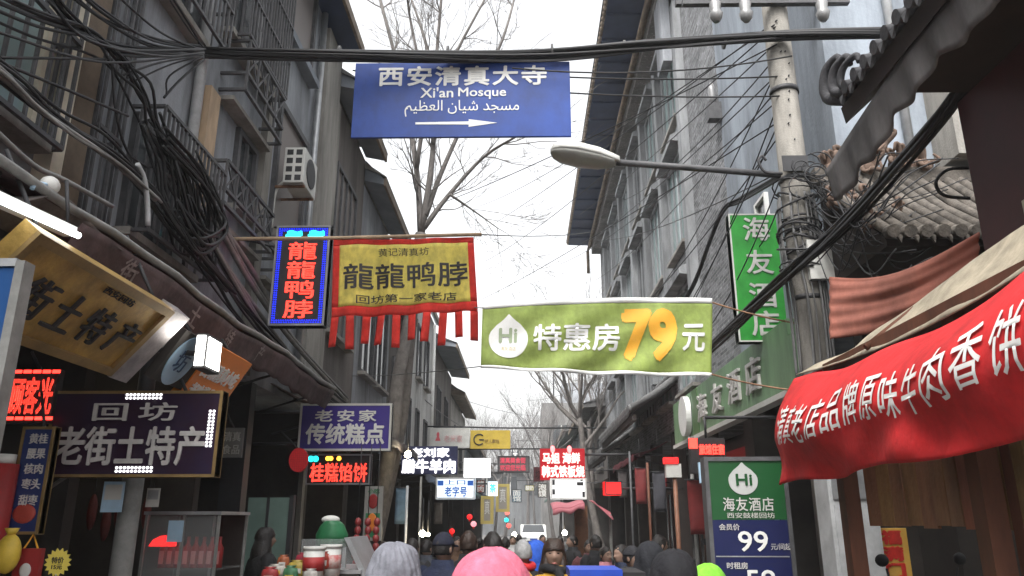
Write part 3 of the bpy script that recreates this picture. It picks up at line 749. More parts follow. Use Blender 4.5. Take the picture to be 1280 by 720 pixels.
banletter('黄记清真坊', .32, .125, .68, .235, .0, M['lett_black'], ban, bt, 1, 1)
MB().tube([at(597, 293, 8.3), atx(742, 290, XR - .5)], .006, 6)
w_ = MB().tube(sag(pole_r, at(738, 290, 14.5), .05), .007, 6).build('support_wire', M['cable_grey'])
tag(w_, 'single wire running from the yellow banner pole tip to the brick house gutter', 'wire')

# --- LED box sign next to it
s = Sign.facing('led_sign', 'tall narrow LED box sign with red characters in a blue border', 'LED sign', (343, 285, 411, 409), 8.6, .14)
s.panel(M['lett_black']); s.frame(M['steel_frame'], .022)
x0, x1, z0, z1 = -s.w / 2, s.w / 2, 0, s.h; f = -s.d / 2
mb = MB(); b = .05; g = .028
for row in (0, 1):
    e = .040 + row * .024; nx, nz = int((s.w - 2 * e) / .027), int((s.h - 2 * e) / .027)
    for i in range(nx + 1):
        for z in (e, s.h - e): mb.disc((x0 + e + (s.w - 2 * e) * i / nx, f - .006, z), .0085, 6, .005)
    for i in range(1, nz):
        for x in (x0 + e, x1 - e): mb.disc((x, f - .006, e + (s.h - 2 * e) * i / nz), .0085, 6, .005)
mb.build('led_border', LB, s.root, True)
for ch, y in zip('龍龍鸭脖', (306, 330, 354, 378)): s.text(ch, (360, y, 396, y + 22), LRd, .012, .008)
o = s.text('~ ~', (355, 291, 404, 303), LC, .05, .008); o.name = 'led_ornament'
s.arm((atx(343, 284, XL)), s.root.location + Vector((x1, 0, z1 + .01)), .018)
s.arm((atx(300, 298, XL)), s.root.location + Vector((x0, 0, z1 * .8)), .015)

# --- lime banner across
Lq = [at(603, 385, 8.0), at(890, 378, 8.0), at(601, 458, 8.0), at(890, 468, 8.0)]
def lime(u, v, off=0.):
    p = Lq[0].lerp(Lq[1], u).lerp(Lq[2].lerp(Lq[3], u), v)
    arch = 4 * u * (1 - u)
    p.z += .035 * arch * (1 - v) - .02 * arch * v
    fold = .034 * math.sin(9 * (u + .55 * v) * 2.2) * (1 - abs(2 * u - 1)) ** .5 + .034 * math.sin(26 * (u * .9 - v * .18) + 1) * (u ** 2 * .5 + .2 + .5 * (1 - u) ** 4)
    return p + Vector((0, fold * (.4 + v * .7) - off, 0))
lt = thing('lime_banner', 'lime green room offer banner with an orange price strung across the street', 'banner', Lq[2].lerp(Lq[3], .5))
MB().grid(lime, 90, 18, .003).build('cloth', M['lime_cloth'], lt)
MB().grid(lambda u, v: lime(u, -.055 + .075 * v, .004), 90, 2, .003).build('top_hem', M['white_print'], lt)
MB().grid(lambda u, v: lime(u, .975 + .05 * v, .004), 90, 2, .003).build('bottom_hem', M['white_print'], lt)
banletter('特惠房', .225, .31, .60, .71, .02, M['white_print'], lime, lt, 1, 1)
banletter('79', .607, .10, .85, .84, .05, M['orange_print'], lime, lt, 1, 1)
banletter('元', .87, .31, .97, .69, .022, M['white_print'], lime, lt, 1, 1)
def drop(cx, cz, rx, rz, n=40):
    out = []
    for i in range(n):
        a = 2 * math.pi * i / n; x, z = math.sin(a), -math.cos(a)
        if z > .25: x *= (1 - (z - .25) / .75 * .55)
        out.append((cx + rx * x * (1 if z < .6 else max(.0, 1 - (z - .6) / .4 * .55)), cz + rz * (z if z < 0 else z * 1.35)))
    return out
def lime_drop():
    pts = drop(.117, .555, .085, .30); mb = MB()
    c = (.117, .55)
    rings = []
    for k in (0.02, .25, .5, .75, 1):
        rings.append([lime(c[0] + (p[0] - c[0]) * k, c[1] - (p[1] - c[1] - .0) * k, .011) for p in pts])
    return mb.loft(rings, cap=False)
lime_drop().build('drop_logo', M['white_print'], lt)
banletter('Hi', .075, .36, .155, .60, .025, mat('logo_grey', (.33, .40, .26), .6, .1), lime, lt, 1, 1, .017)
banletter('海友酒店', .085, .66, .15, .73, .0, mat('logo_tan', (.55, .45, .25), .6, .1), lime, lt, 1, 1, .017)
for a, b2 in ((Lq[1], at(1000, 405, 7.45)), (Lq[3], at(1002, 489, 7.45))):
    tag(MB().tube(sag(a, b2, .02), .010, 6).build('tie_rope', M['rust']), 'thin brown cord tying the lime banner to the concrete pole, ' + ('upper of two' if a is Lq[1] else 'lower of two'), 'cord', 'lime banner cords')
for a, px, py, nm in ((Lq[0], 470, 372, 'upper'), (Lq[2], 440, 470, 'lower')):
    tag(MB().tube(sag(a, atx(px, py, XL + .02), .03), .006, 6).build('tie_rope', M['cable_grey']), 'grey cord from the lime banner to the left house wall, ' + nm + ' one', 'cord', 'lime banner left cords')

# --- green vertical hotel sign
s = Sign.facing('hotel_sign', 'bright green vertical hotel sign with four white characters beside the utility pole', 'hotel sign', (915, 270, 984, 429), 9.6, .16)
s.panel(M['green_sign']); s.frame(M['offwhite'], .02, .006)
for ch, y in zip('海友酒店', (275, 317, 358, 392)):
    s.text(ch, (932, y, 966, y + 30), M['lett_grey'], .014, .012)
for z in (.25, s.h - .2): s.arm(s.root.location + Vector((s.w / 2 - .05, .04, z)), Vector((XR + .02, 9.64, s.root.location.z + z)), .02)

# --- purple LED sign, left
s = Sign.facing('specialty_sign', 'dark purple horizontal sign with silver characters and rows of white LEDs', 'shop sign', (65, 490, 277, 597), 5.35, .1)
s.panel(M['purple_sign']); s.frame(M['goldframe'], .02, .006)
s.text('回坊', (118, 505, 222, 528), M['lett_grey'], .012, .012, 1.4)
s.text('老街土特产', (78, 535, 261, 583), M['lett_grey'], .02, .012, 1.0)
mb = MB()
def dots(mb, s, x0, y0, nx, ny, px=4.7, py=4.3, r=.0095):
    for i in range(nx):
        for j in range(ny):
            x, z = s.loc(x0 + i * px, y0 + j * py); mb.disc((x, -s.d / 2 - .006, z), r, 8, .005)
dots(mb, s, 157, 495, 10, 2); dots(mb, s, 157, 585.5, 10, 2); dots(mb, s, 263.5, 516, 2, 11); dots(mb, s, 71, 543, 2, 9)
mb.build('led_row', LW, s.root, True)
s.arm(s.root.location + Vector((-s.w / 2, .03, s.h - .04)), (-5.2, 5.4, s.root.location.z + s.h - .02), .02)
s.arm(s.root.location + Vector((.3, .03, s.h)), at(218, 455, 5.5), .012)
s.arm(s.root.location + Vector((-.45, .03, .02)), at(40, 625, 5.6), .014, M['conduit'])

# --- vertical menu sign
s = Sign.facing('menu_sign', 'narrow blue vertical menu sign in a gold frame left of the purple sign', 'shop sign', (21, 534, 62, 668), 5.0, .06)
from math import radians
s.panel(mat('menu_blue', (.02, .035, .13), .4, .2)); s.frame(M['goldframe'], .018, .006)
for t, y in zip(('黄桂', '腰果', '核肉', '枣头', '甜枣'), (543, 562, 581, 600, 620)):
    s.text(t, (32, y, 55, y + 13), M['lett_grey'], .015, .006)
mb = MB(); x, z = s.loc(41, 647); mb.ell((x, -s.d / 2 - .001, z + .02), .075, .012, .06, 16, 8)
mb.build('fruit_picture', mat('fruit_red', (.42, .06, .04), .5, .3, 9), s.root, True)
s.arm(s.root.location + Vector((0, .02, s.h)), at(52, 490, 5.1), .01)

# --- red scrolling LED board
s = Sign.facing('scrolling_board', 'small red glowing LED scrolling board deep in the left shop', 'LED sign', (13, 462, 72, 530), 5.3, .08)
s.panel(M['lett_black']); s.text('顾客光', (17, 473, 70, 519), LRd, .018, .006)
mb = MB()
for i in range(5):
    for y in (464, 522): 
        x, z = s.loc(17 + i * 12, y); mb.box((x, -s.d / 2 - .005, z - .022), (x + .055, -s.d / 2 - .001, z))
mb.build('led_border', LR, s.root, True)
s.arm(s.root.location + Vector((0, .02, s.h)), at(40, 440, 5.4), .01)

# --- gold plaque (faces the street, tipped forward)
def leaning(name, label, cat, Y0, Y1, xb, zb, xt, zt, depth, group=None):
    up = Vector((xt - xb, 0, zt - zb)); h = up.length
    return Sign(name, label, cat, (xb, (Y0 + Y1) / 2, EYE + zb), (0, 1, 0), up, Y1 - Y0, h, depth, group)
s = leaning('gold_plaque', 'gold plaque with dark brush characters tipped forward under the maroon awning', 'plaque', 3.28, 4.92, -2.62, .90, -2.27, 1.31, .09)
MB().box((-s.w / 2, -s.d / 2, 0), (s.w / 2 - .22, s.d / 2, s.h)).build('panel', M['gold_plaque'], s.root, True)
MB().box((s.w / 2 - .218, -s.d / 2 - .015, -.012), (s.w / 2, s.d / 2 + .015, s.h + .012)).build('end_panel', M['silver_strip'], s.root, True)
a, d = s.w / 2, s.d / 2; mb = MB()
mb.box((-a, -d - .025, s.h - .05), (a - .22, -d - .001, s.h)).box((-a, -d - .025, 0), (a - .22, -d - .001, .05)).box((a - .275, -d - .025, .051), (a - .22, -d - .001, s.h - .051)).box((-a, -d - .025, .051), (-a + .05, -d - .001, s.h - .051))
mb.build('frame', M['goldframe'], s.root, True)
for ch, u in zip('街土特产', (-.47, -.19, .10, .40)):
    s.text(ch, (u - .11, .13, u + .11, .36), M['lett_black'], .004, .016, uv=True)
s.text('西安回坊', (-.10, .43, .22, .475), M['lett_black'], .0, .006, uv=True)
s.arm(Vector((-2.3, 3.4, EYE + 1.3)), (-2.55, 3.4, EYE + 1.75), .012); s.arm(Vector((-2.3, 4.6, EYE + 1.3)), (-2.55, 4.6, EYE + 1.75), .012)

# --- orange panel with round logo
s = leaning('orange_sign', 'orange sign panel crowded with white characters next to a pale blue round logo', 'shop sign', 5.0, 6.3, -2.66, .68, -2.31, 1.25, .06)
MB().box((-s.w / 2 + .04, -s.d / 2, s.h * .42), (-s.w / 2 + .52, s.d / 2, s.h)).build('dark_panel', M['shopdark'], s.root, True)
MB().box((-s.w / 2 + .522, -s.d / 2 - .01, -.04), (s.w / 2, s.d / 2, s.h + .02)).build('panel', M['orange_panel'], s.root, True)
MB().disc((-s.w / 2 + .25, -s.d / 2 - .006, s.h * .70), .17, 32, .005, .19).build('round_logo', M['pale_blue'], s.root, True)
s.text('坊', (-s.w / 2 + .17, s.h * .58, -s.w / 2 + .33, s.h * .82), mat('logo_blue', (.05, .1, .2), .5, .1), .0, .010, uv=True)
for i, t in enumerate(('回坊清真小吃', '老味道牛肉饼', '西安特色美食')):
    z = s.h - .10 - i * .19
    s.text(t, (-.06, z - .14, .58, z), M['lett_white'], .02, .018, uv=True)
s.arm((-2.33, 5.3, EYE + 1.22), (-2.7, 5.3, EYE + 1.75), .012); s.arm((-2.33, 6.1, EYE + 1.22), (-2.7, 6.1, EYE + 1.75), .012)

# --- violet sign and the red LED under it
s = Sign.facing('pastry_sign', 'violet blue sign with white characters for a traditional pastry shop', 'shop sign', (375, 505, 490, 564), 10.0, .1)
s.panel(M['violet_sign']); s.frame(M['offwhite'], .028, .006)
s.text('老安家', (394, 513, 471, 528), M['lett_white'], .02, .008, 1.3); s.text('传统糕点', (384, 530, 482, 556), M['lett_white'], .028, .008)
s.arm(s.root.location + Vector((-s.w / 2, .03, s.h - .1)), (XL - .1, 10.05, s.root.location.z + s.h - .1), .02); s.arm(s.root.location + Vector((-s.w / 2, .03, .1)), (XL - .1, 10.05, s.root.location.z + .1), .02)
s = Sign.facing('led_sign', 'black LED board with glowing red characters under the violet pastry sign', 'LED sign', (384, 568, 464, 606), 10.5, .1)
s.panel(M['lett_black']); s.frame(M['steel_frame'], .02)
s.text('桂糕馅饼', (389, 579, 460, 603), LRd, .018, .008)
mb = MB(); 
for px in (389, 395): 
    x, z = s.loc(px, 574); mb.disc((x, -s.d / 2 - .008, z), .04, 10, .006)
mb.build('led_ornament', LC, s.root, True)
mb = MB()
for px in (410, 414, 424):
    x, z = s.loc(px, 573.5); mb.disc((x, -s.d / 2 - .008, z), .03, 10, .006)
mb.build('led_ornament', LO, s.root, True)
for dx in (-.3, .3): s.arm(s.root.location + Vector((dx, .03, s.h)), s.root.location + Vector((dx, -.4, s.h + .14)), .014)
s = Sign.facing('red_lamp_sign', 'dim round red lit hanging sign left of the red LED board', 'LED sign', (362, 560, 385, 590), 9.2, .06)
MB().disc((0, -.03, s.h / 2), s.w / 2, 20, .06, s.h / 2).build('panel', ledmat('dim_red', (.5, .01, .015), .22, 40), s.root, True)
s.arm(s.root.location + Vector((0, 0, s.h * .9)), at(352, 540, 9.5), .012)

# --- far lit signs on the left
def litsign(name, label, box, Y, panel, lines, side=-1, frame=None, depth=.12, group=None, arm=True):
    s = Sign.facing(name, label, 'shop sign', box, Y, depth, group)
    s.panel(panel)
    if frame: s.frame(frame, .04, .01)
    for body, bx, m, bold in lines: s.text(body, bx, m, bold, .015)
    if arm:
        X = (XL if side < 0 else XR) - side * -.02
        for z in (s.h * .8,):
            s.arm(s.root.location + Vector((side * s.w / 2, .03, z)), (X + side * .1, s.root.location.y + .03, s.root.location.z + z), .012)
    return s
DK = M['dk_blue'] = mat('dark_blue_panel', (.03, .035, .10), .5, .2)
litsign('beef_sign', 'dark blue sign with glowing white characters for a cured beef shop', (502, 558, 572, 593), 17, DK, [('老刘家', (513, 560, 562, 572), LW, .03), ('腊牛羊肉', (503, 574, 570, 592), LW, .035)])
s = litsign('lightbox_sign', 'small white light box with blue print below the beef shop sign', (545, 597, 594, 624), 19, LBW, [('上口', (556, 600, 582, 606), LBL, .02), ('老字号', (556, 608, 584, 621), LBL, .03)], frame=M['white'])
mb = MB()
for px in (551, 588):
    x, z = s.loc(px, 604); mb.box((x - .07, -s.d / 2 - .006, z - .06), (x + .07, -s.d / 2 - .001, z + .06))
mb.build('blue_square', LBL, s.root, True)
litsign('lightbox_sign', 'blank looking overexposed white light box right of the beef shop sign', (580, 573, 613, 597), 25, LW, [('小吃', (586, 578, 607, 592), LBW, .03)])
litsign('far_lamp_sign', 'tiny lit white and cyan sign behind the yellow lantern boards', (610, 602, 622, 620), 34, LBW, [('茶', (612, 605, 620, 616), LC, .03)])

# --- white and yellow overhead street banner on a rod
Yb = 27
p0, p1 = atx(519, 531, XL), at(745, 560, Yb)
o = MB().tube([(XL, Yb, at(538, 533, Yb).z), at(640, 535, Yb), (XR, Yb, at(640, 535, Yb).z)], .03, 6)
o.tube([(XL, Yb, at(538, 562, Yb).z), at(640, 561, Yb), (XR, Yb, at(640, 561, Yb).z)], .03, 6)
tag(o.build('banner_rod', M['darkmetal']), 'pair of dark rods spanning the street that hold the white and yellow boards', 'rod')
s = litsign('overhead_board', 'white overhead board with faint red writing spanning the far street', (537, 535, 587, 560), Yb - .06, M['offwhite'], [('老米家', (555, 544, 578, 553), mat('faint_red', (.6, .35, .35), .6, .1), .0)], arm=False, depth=.05)
mb = MB(); x, z = s.loc(547.5, 546); mb.prism([(x - .09, 0, z - .14), (x + .09, 0, z - .14), (x + .04, 0, z), (x + .05, 0, z + .1), (x, 0, z + .18), (x - .05, 0, z + .1), (x - .04, 0, z)], (0, .004, 0))
o = mb.build('logo', mat('soft_red', (.6, .1, .12), .6, .1), s.root, True); o.location = (0, -s.d / 2 - .006, 0)
s = litsign('overhead_board', 'mustard yellow overhead board with a black round logo right of the white one', (588, 538, 638, 561), Yb - .06, mat('mustard', (.5, .36, .05), .6, .15), [('好人家坊', (606, 549, 624, 554), M['goldframe'], .0)], arm=False, depth=.05)
mb = MB(); x, z = s.loc(599, 549.5); R_ = .18
mb.tube([(x + R_ * math.cos(a), -s.d / 2 - .01, z + R_ * math.sin(a)) for a in [math.radians(45 + k * 17) for k in range(17)]], .022, 6)
mb.box((x, -s.d / 2 - .02, z - .03), (x + .17, -s.d / 2 - .001, z + .01))
mb.build('logo', M['lett_black'], s.root, True)

# --- right lit signs
s = litsign('led_sign', 'red glowing LED board with two rows of white hot characters on the right', (675, 561, 731, 600), 19, ledmat('red_field', (.5, .0, .01), .28), [('马姐 海鲜', (678, 566, 725, 580), ledmat('pink_led', (1, .5, .45), 1.3), .03), ('韩式铁板烧', (677, 582, 730, 597), ledmat('pink_led2', (1, .5, .45), 1.3), .03)], side=1, arm=False)
s.arm(s.root.location + Vector((s.w / 2, .03, .6)), (XR, 19.03, s.root.location.z + .6), .03)
mb = MB()
for px in (691, 712):
    x, z = s.loc(px, 562); mb.ell((x, -.05, z + .0), .06, .05, .09, 10, 8)
mb.build('led_crown', ledmat('pinkcrown', (1, .2, .2), 1.2), s.root, True)
litsign('box_sign', 'dark unlit box sign half behind the red LED board', (667, 584, 680, 602), 19.4, M['maroon'], [('坊', (669, 587, 678, 599), M['darkwood'], 0)], side=1)
s = litsign('lightbox_sign', 'white light box with black marks under the red LED board', (688, 598, 733, 624), 18.8, LW, [], side=1, frame=M['white'])
mb = MB()
for px, py, w, h in ((692, 603, 3, 6), (692, 615, 3, 6), (729, 618, 3, 6), (725, 605, 7, 4), (727, 600, 3, 3)):
    x, z = s.loc(px, py); mb.box((x - w * .011, -s.d / 2 - .008, z - h * .011), (x + w * .011, -s.d / 2 - .001, z + h * .011))
mb.build('black_mark', M['lett_black'], s.root, True)
litsign('led_sign', 'grey LED board with dim pink characters hanging in the middle of the far street', (622, 570, 662, 591), 30, mat('led_grey', (.10, .09, .09), .5, .2), [('清真美食街', (625, 572, 657, 579.5), LPK, .03), ('欢迎您光临', (625, 581, 657, 588.5), LPK, .03)], frame=M['darkmetal'], arm=False).arm(at(622, 580, 30.05), at(585, 578, 30.05), .02)
for i, (bx, Y, lab) in enumerate((((601, 620, 617, 655), 33, 'nearer'), ((620, 605, 637, 640), 37, 'farther'))):
    s = litsign('lantern_board', lab + ' vertical yellow framed lantern board over the far crowd', bx, Y, mat('lantern_grey%d' % i, (.30, .28, .25), .6, .1), [('真', (bx[0] + 5, bx[1] + 6, bx[2] - 5, bx[3] - 12), M['lett_white'], .0)], frame=mat('lantern_yellow%d' % i, (.5, .40, .12), .6, .1), arm=False, group='yellow lantern boards')
    s.frame(mat('lantern_rim%d' % i, (.5, .40, .12), .6, .1), .13, .015)
    s.arm(s.root.location + Vector((0, 0, s.h)), s.root.location + Vector((0, 0, s.h + .5)), .015)
    s.arm(s.root.location + Vector((0, 0, s.h + .5)), (XL, Y, s.root.location.z + s.h + .5), .02)
s = Sign.facing('red_lightbox', 'small plain red glowing light box high on the dark right arcade', 'lit sign', (755, 602, 776, 619), 17, .5); s.panel(LRbox, 'panel', 0); s.frame(M['darkmetal'], .025)
s.arm(s.root.location + Vector((s.w / 2, 0, s.h / 2)), (XR + .05, 17, s.root.location.z + s.h / 2), .02)
s = litsign('red_led_board', 'dark shop light board with red LED writing under the green hotel board', (862, 548, 906, 592), 9.4, M['lett_black'], [('旅馆住宿', (873, 556, 904, 569), LR, .03)], side=1, arm=False)
mb = MB(); x, z = s.loc(866, 555); mb.box((x - .05, -s.d / 2 - .008, z - .06), (x + .05, -s.d / 2 - .001, z + .06)); mb.build('led_block', LR, s.root, True)
s.arm(s.root.location + Vector((0, 0, s.h)), s.root.location + Vector((0, 0, s.h + .25)), .015); s.arm(s.root.location + Vector((0, 0, s.h + .25)), (XR, 9.4, s.root.location.z + s.h + .25), .02)

# red cluster of festival lamps far away
for i, (px, py, Y, r, m) in enumerate(((587, 646, 26, .09, LRbox), (592, 655, 27, .10, ledmat('pink_lantern', (.8, .25, .28), .7)), (634, 641, 40, .12, ledmat('red_lamp', (.9, .15, .12), .8)), (633, 650, 40, .11, LC), (636, 657, 40, .12, ledmat('red_lamp2', (1, .1, .08), .9)), (565, 664, 18, .06, LRbox))):
    p = at(px, py, Y); t = thing('lantern', ['round red lantern left of the yellow lantern boards', 'pink round lantern just below the red lantern', 'soft red lantern hanging right of the yellow boards', 'cyan glowing lamp between two red lanterns', 'bright red lantern lowest of the far string', 'small red lamp above the dark crowd'][i], 'lantern', p)
    MB().ell(p, r, r, r * .95, 12, 8).build('shade', m, t)
    MB().tube([p + Vector((0, 0, r * .9)), p + Vector((0, 0, r + .6))], .008, 5).build('cord', M['cable'], t)
    MB().tube([p + Vector((0, 0, -r * .9)), p + Vector((0, 0, -r - .06))], .03, 6).build('tassel', M['red_cloth'], t)

# --- green hotel fascia board along the right wall
xf = 3.08; yA, yB = 8.6, 15.6; zA, zB = EYE + 1.42, EYE + 2.22
s = Sign('hotel_fascia', 'long weathered green hotel fascia board with white raised characters and a leaf disc', 'fascia board', (xf, (yA + yB) / 2, zA), (0, -1, 0), (0, 0, 1), yB - yA, zB - zA, .12)
s.panel(M['green_board'])
mb = MB().box((-s.w / 2, -s.d / 2 - .04, -.07), (s.w / 2, s.d / 2, -.002)); mb.build('bottom_trim', M['offwhite'], s.root, True)
for ch, y in zip('海友酒店', (13.0, 11.95, 10.95, 10.0)):
    u = (yA + yB) / 2 - y
    s.text(ch, (u - .33, .17, u + .33, .63), M['lett_grey'], .012, .035, uv=True)
u = (yA + yB) / 2 - 14.2
MB().disc((u, -s.d / 2 - .11, .4), .36, 32, .10, .36).build('leaf_disc', M['lett_white'], s.root, True)
MB().box((u + .42, -s.d / 2 - .012, .01), (u + .85, -s.d / 2 - .001, s.h - .01)).build('dark_strip', M['leaf_dark'], s.root, True)
for y in (9, 12, 15): s.arm((xf + .04, y, zB - .1), (XR + (.0 if y < 11.6 else 0), y, zB - .1), .02)
# upright end box closing the fascia towards the camera
o = MB().box((3.0, 8.36, EYE + 1.38), (3.34, 8.58, EYE + 2.0)).build('fascia_end_box', M['green_board']); tag(o, 'green end box of the hotel front beside the utility pole', 'box')

# --- standing price sign
s = Sign.facing('price_stand', 'tall standing hotel price board, green on top and navy below', 'price board', (884, 572, 986, 752), 5.9, .16)
s.root.rotation_euler = Matrix.Rotation(-.06, 3, 'Z').to_euler()
zg = s.loc(0, 652)[1]; a, d = s.w / 2, s.d / 2
MB().box((-a + .03, -d, zg), (a - .03, d, s.h - .03)).build('green_panel', M['stand_green'], s.root, True)
MB().box((-a + .03, -d, .03), (a - .03, d, zg - .002)).build('navy_panel', M['stand_navy'], s.root, True)
s.frame(M['barmetal'], .03, .01)
x, z = s.loc(931, 603)
pts = drop(x, z, .105, .098); MB().prism([(p[0], -d - .006, p[1]) for p in pts], (0, .005, 0)).build('drop_logo', mat('drop_grey', (.42, .43, .42), .6, .1), s.root, True)
s.text('Hi', (922, 594, 942, 609), M['stand_green'], .02, .010)
s.text('海友酒店', (904, 624, 966, 641), M['lett_grey'], .008, .004, 1.1); s.text('西安鼓楼回坊', (908, 643, 966, 650), M['lett_grey'], .0, .004)
s.text('会员价', (897, 657, 922, 665), M['lett_grey'], .01, .004); s.text('99', (919, 666, 955, 691), M['lett_white'], .01, .004); s.text('元/间起', (958, 681, 982, 689), M['lett_grey'], .0, .004)
s.text('时租房', (903, 704, 928, 712), M['lett_grey'], .01, .004); s.text('59', (925, 713, 960, 738), M['lett_white'], .01, .004)
mb = MB(); x0_, z_ = s.loc(890, 697); mb.box((-a + .04, -d - .004, z_ - .004), (a - .04, -d - .001, z_ + .004)); mb.build('divider', M['metal'], s.root, True)
for x in (-a + .04, a - .04):
    MB().tube([(x, d + .05, s.h - .1), (x, d + .25, -s.root.location.z + .125)], .018, 6).build('leg', M['metal'], s.root, True)
    MB().tube([(x, 0, .02), (x, 0, -s.root.location.z + .125)], .018, 6).build('leg', M['metal'], s.root, True)
tag(MB().prism([at(873, 578, 6.3) + Vector((0, 0, 0)), at(882, 576, 6.3), at(883, 602, 6.3), at(875, 604, 6.3)], (0, .03, 0)).build('pale_tag', M['pale_blue']), 'small pale blue tag hanging at the left edge of the price board', 'tag')

# --- red pole sign in the dark arcade
p = at(846, 640, 12.6); t = thing('pole_sign', 'slim white and orange post with a glowing red head in the dark right arcade', 'pole sign', (p.x, 12.6, .12))
MB().tube([(p.x, 12.6, .12), (p.x, 12.6, at(840, 595, 12.6).z)], .035, 10).build('post', mat('orange_white_post', (.22, .10, .06), .6, .5, 3), t)
MB().box((p.x - .14, 12.54, at(840, 597, 12.6).z), (p.x + .10, 12.66, at(840, 580, 12.6).z)).build('white_panel', M['offwhite'], t)
MB().box((p.x - .16, 12.52, at(840, 579.5, 12.6).z), (p.x + .06, 12.68, at(840, 572, 12.6).z)).build('red_head', LRbox, t)

# --- stall banner, red, near right
def redb(u, v, off=0.):
    """u 0 far end .. 1 near; v 0 top .. 1 bottom"""
    y = 5.32 - u * 4.25
    sg = math.sin(min(1, u * 1.15) * math.pi)
    zt, zm, zb = .94 - .12 * sg + .12 * u * u, .52 - .02 * sg, .225 + .05 * u
    xt, xm, xb = 1.88, 1.655, 1.73
    if v < .5: t = v * 2; x, z = xt + (xm - xt) * t, zt + (zm - zt) * t; x -= .05 * math.sin(t * math.pi)
    else: t = (v - .5) * 2; x, z = xm + (xb - xm) * t, zm + (zb - zm) * t; x -= .02 * math.sin(t * math.pi)
    x += (.018 * math.sin(u * 17 + 4 * v) + .012 * math.sin(u * 37 - 6 * v) + .02 * math.sin(9 * v + 3 * u) + .016 * math.sin(u * 15 - v * 8) + .008 * math.sin(u * 48 + v * 11)) * (.3 + .7 * v) + .05 * max(0, 1 - u * 7) * math.sin(v * math.pi)
    z += .012 * math.sin(u * 23)
    return Vector((x - off, y, EYE + z))
rt = thing('stall_banner', 'big red tarpaulin banner with white writing draped along the wooden stall', 'banner', redb(.5, 1))
MB().grid(lambda u, v: redb(u, 1 - v), 120, 26, .003).build('tarpaulin', M['red_tarp'], rt)
for i, ch in enumerate('清真老店品牌原味牛肉香饼店'):
    u0 = .030 + i * .053
    mb = letter_mb(ch, .043, .34, .006, fn=lambda x, z, l: redb(u0 + .025 + x, .43 + .02 * math.sin(i) - z, .010 + l), maxedge=.02)
    mb.build('lettering', M['lett_white'], rt)
def endflap(u, v):
    a = redb(0, v); return a.lerp(Vector((a.x + .28 * (1 - v) + .02, a.y + .10 * math.sin(v * 3), a.z + .10 * (1 - v))), u)
MB().grid(endflap, 6, 16, .003).build('end_flap', M['red_tarp'], rt)

# --- faded red cloth between the pole and the maroon house
fq = [at(1037, 346, 6.1), at(1224, 290, 5.2), at(1037, 424, 6.1), at(1224, 372, 5.2)]
def fad(u, v):
    p = fq[0].lerp(fq[1], u).lerp(fq[2].lerp(fq[3], u), v)
    p.z -= .13 * math.sin(u * math.pi) * (1 - .6 * v) * (1 - .2 * u); return p + Vector((0, .03 * math.sin(v * 13 + u * 4) * math.sin(u * 3.1) + .012 * math.sin(v * 31 + 3 * u), 0))
ft = MB().grid(fad, 50, 26, .003).build('faded_cloth', M['faded_red']); tag(ft, 'faded orange red cloth banner sagging between the pole and the maroon house', 'banner')
# ================================================================== AWNINGS, POLE, LAMP, CABLES
# maroon awning along the big left house
aw = thing('shop_awning', 'long dark maroon shop awning with a worn lettered valance on the left', 'awning', (-2.9, 5, EYE + 1.4))
def awn(u, v):
    y = 1.2 + u * 8.6
    return Vector((XL + .01 + .95 * v + .012 * math.sin(u * 60), y, EYE + 2.02 - .42 * v - .05 * math.sin(v * math.pi) + .02 * math.sin(u * 19) * v))
MB().grid(awn, 70, 6, .02).build('roof_sheet', M['maroon_cloth'], aw)
o = MB().tube([awn(k / 20, 1) + Vector((.01, 0, .02)) for k in range(21)], .026, 8).build('front_tube', M['conduit'], aw)
o = MB().tube([awn(k / 20, .8) + Vector((0, 0, -.05)) for k in range(21)], .018, 6).build('inner_tube', M['darkmetal'], aw)
def valn(u, v):
    y = 3.9 + u * 5.9; p = awn((y - 1.2) / 8.6, 1)
    return p + Vector((.015 - .10 * v + .018 * math.sin(u * 55) * v, 0, -.03 - v * (.20 + .025 * abs(math.sin(u * 48)))))
MB().grid(valn, 110, 5, .006).build('valance', M['maroon_cloth'], aw)
FL = mat('faded_lettering', (.30, .25, .24), .8, .5, 12)
for ch, y in (('街', 4.55), ('土', 5.55), ('特', 6.25), ('产', 7.0)):
    uc = (y - 3.9) / 5.9
    letter_mb(ch, .03, .70, .015, fn=lambda x, z, l: valn(uc + x, .45 - z) + Vector((.012 + l, 0, 0)), maxedge=.02).build('lettering', FL, aw)
for y in (1.6, 3.3, 4.95, 6.6, 8.2, 9.7):
    MB().tube([(XL + .02, y, EYE + 1.3), (XL + .92, y, EYE + 1.58)], .014, 6).build('strut', M['darkmetal'], aw)
# flared grey cloth corner of the awning nearest the camera
def sheet(u, v):
    p = atx(-10 + u * 165, 226 + u * u * 92 + 10 * math.sin(u * 5), -2.42); return p + Vector((-.25 * v, 0, -.10 * v - .05 * math.sin(v * 3 + u * 9)))
tag(MB().grid(sheet, 30, 5, .006).build('rolled_cover', M['conduit'] if False else mat('rolled_cover', (.16, .14, .13), .85, .4, 6, .3, 20)), 'rolled grey plastic cover lying along the edge of the maroon awning', 'cover')
# fluorescent tube above the gold plaque
a_, b_ = atx(-20, 241, -2.36), atx(88, 290, -2.36)
t = thing('tube_light', 'lit white fluorescent batten under the maroon awning above the gold plaque', 'tube light', a_.lerp(b_, .5))
MB().bar(a_, b_, .07, .05).build('batten', M['white'], t); MB().tube([a_ + Vector((.045, 0, -.02)), b_ + Vector((.045, 0, -.02))], .017, 8).build('tube', LTUBE, t)
MB().tube([b_ + Vector((0, -.03, .03)), b_ + Vector((-.05, -.03, .28))], .01, 5).build('hanger', M['darkmetal'], t)
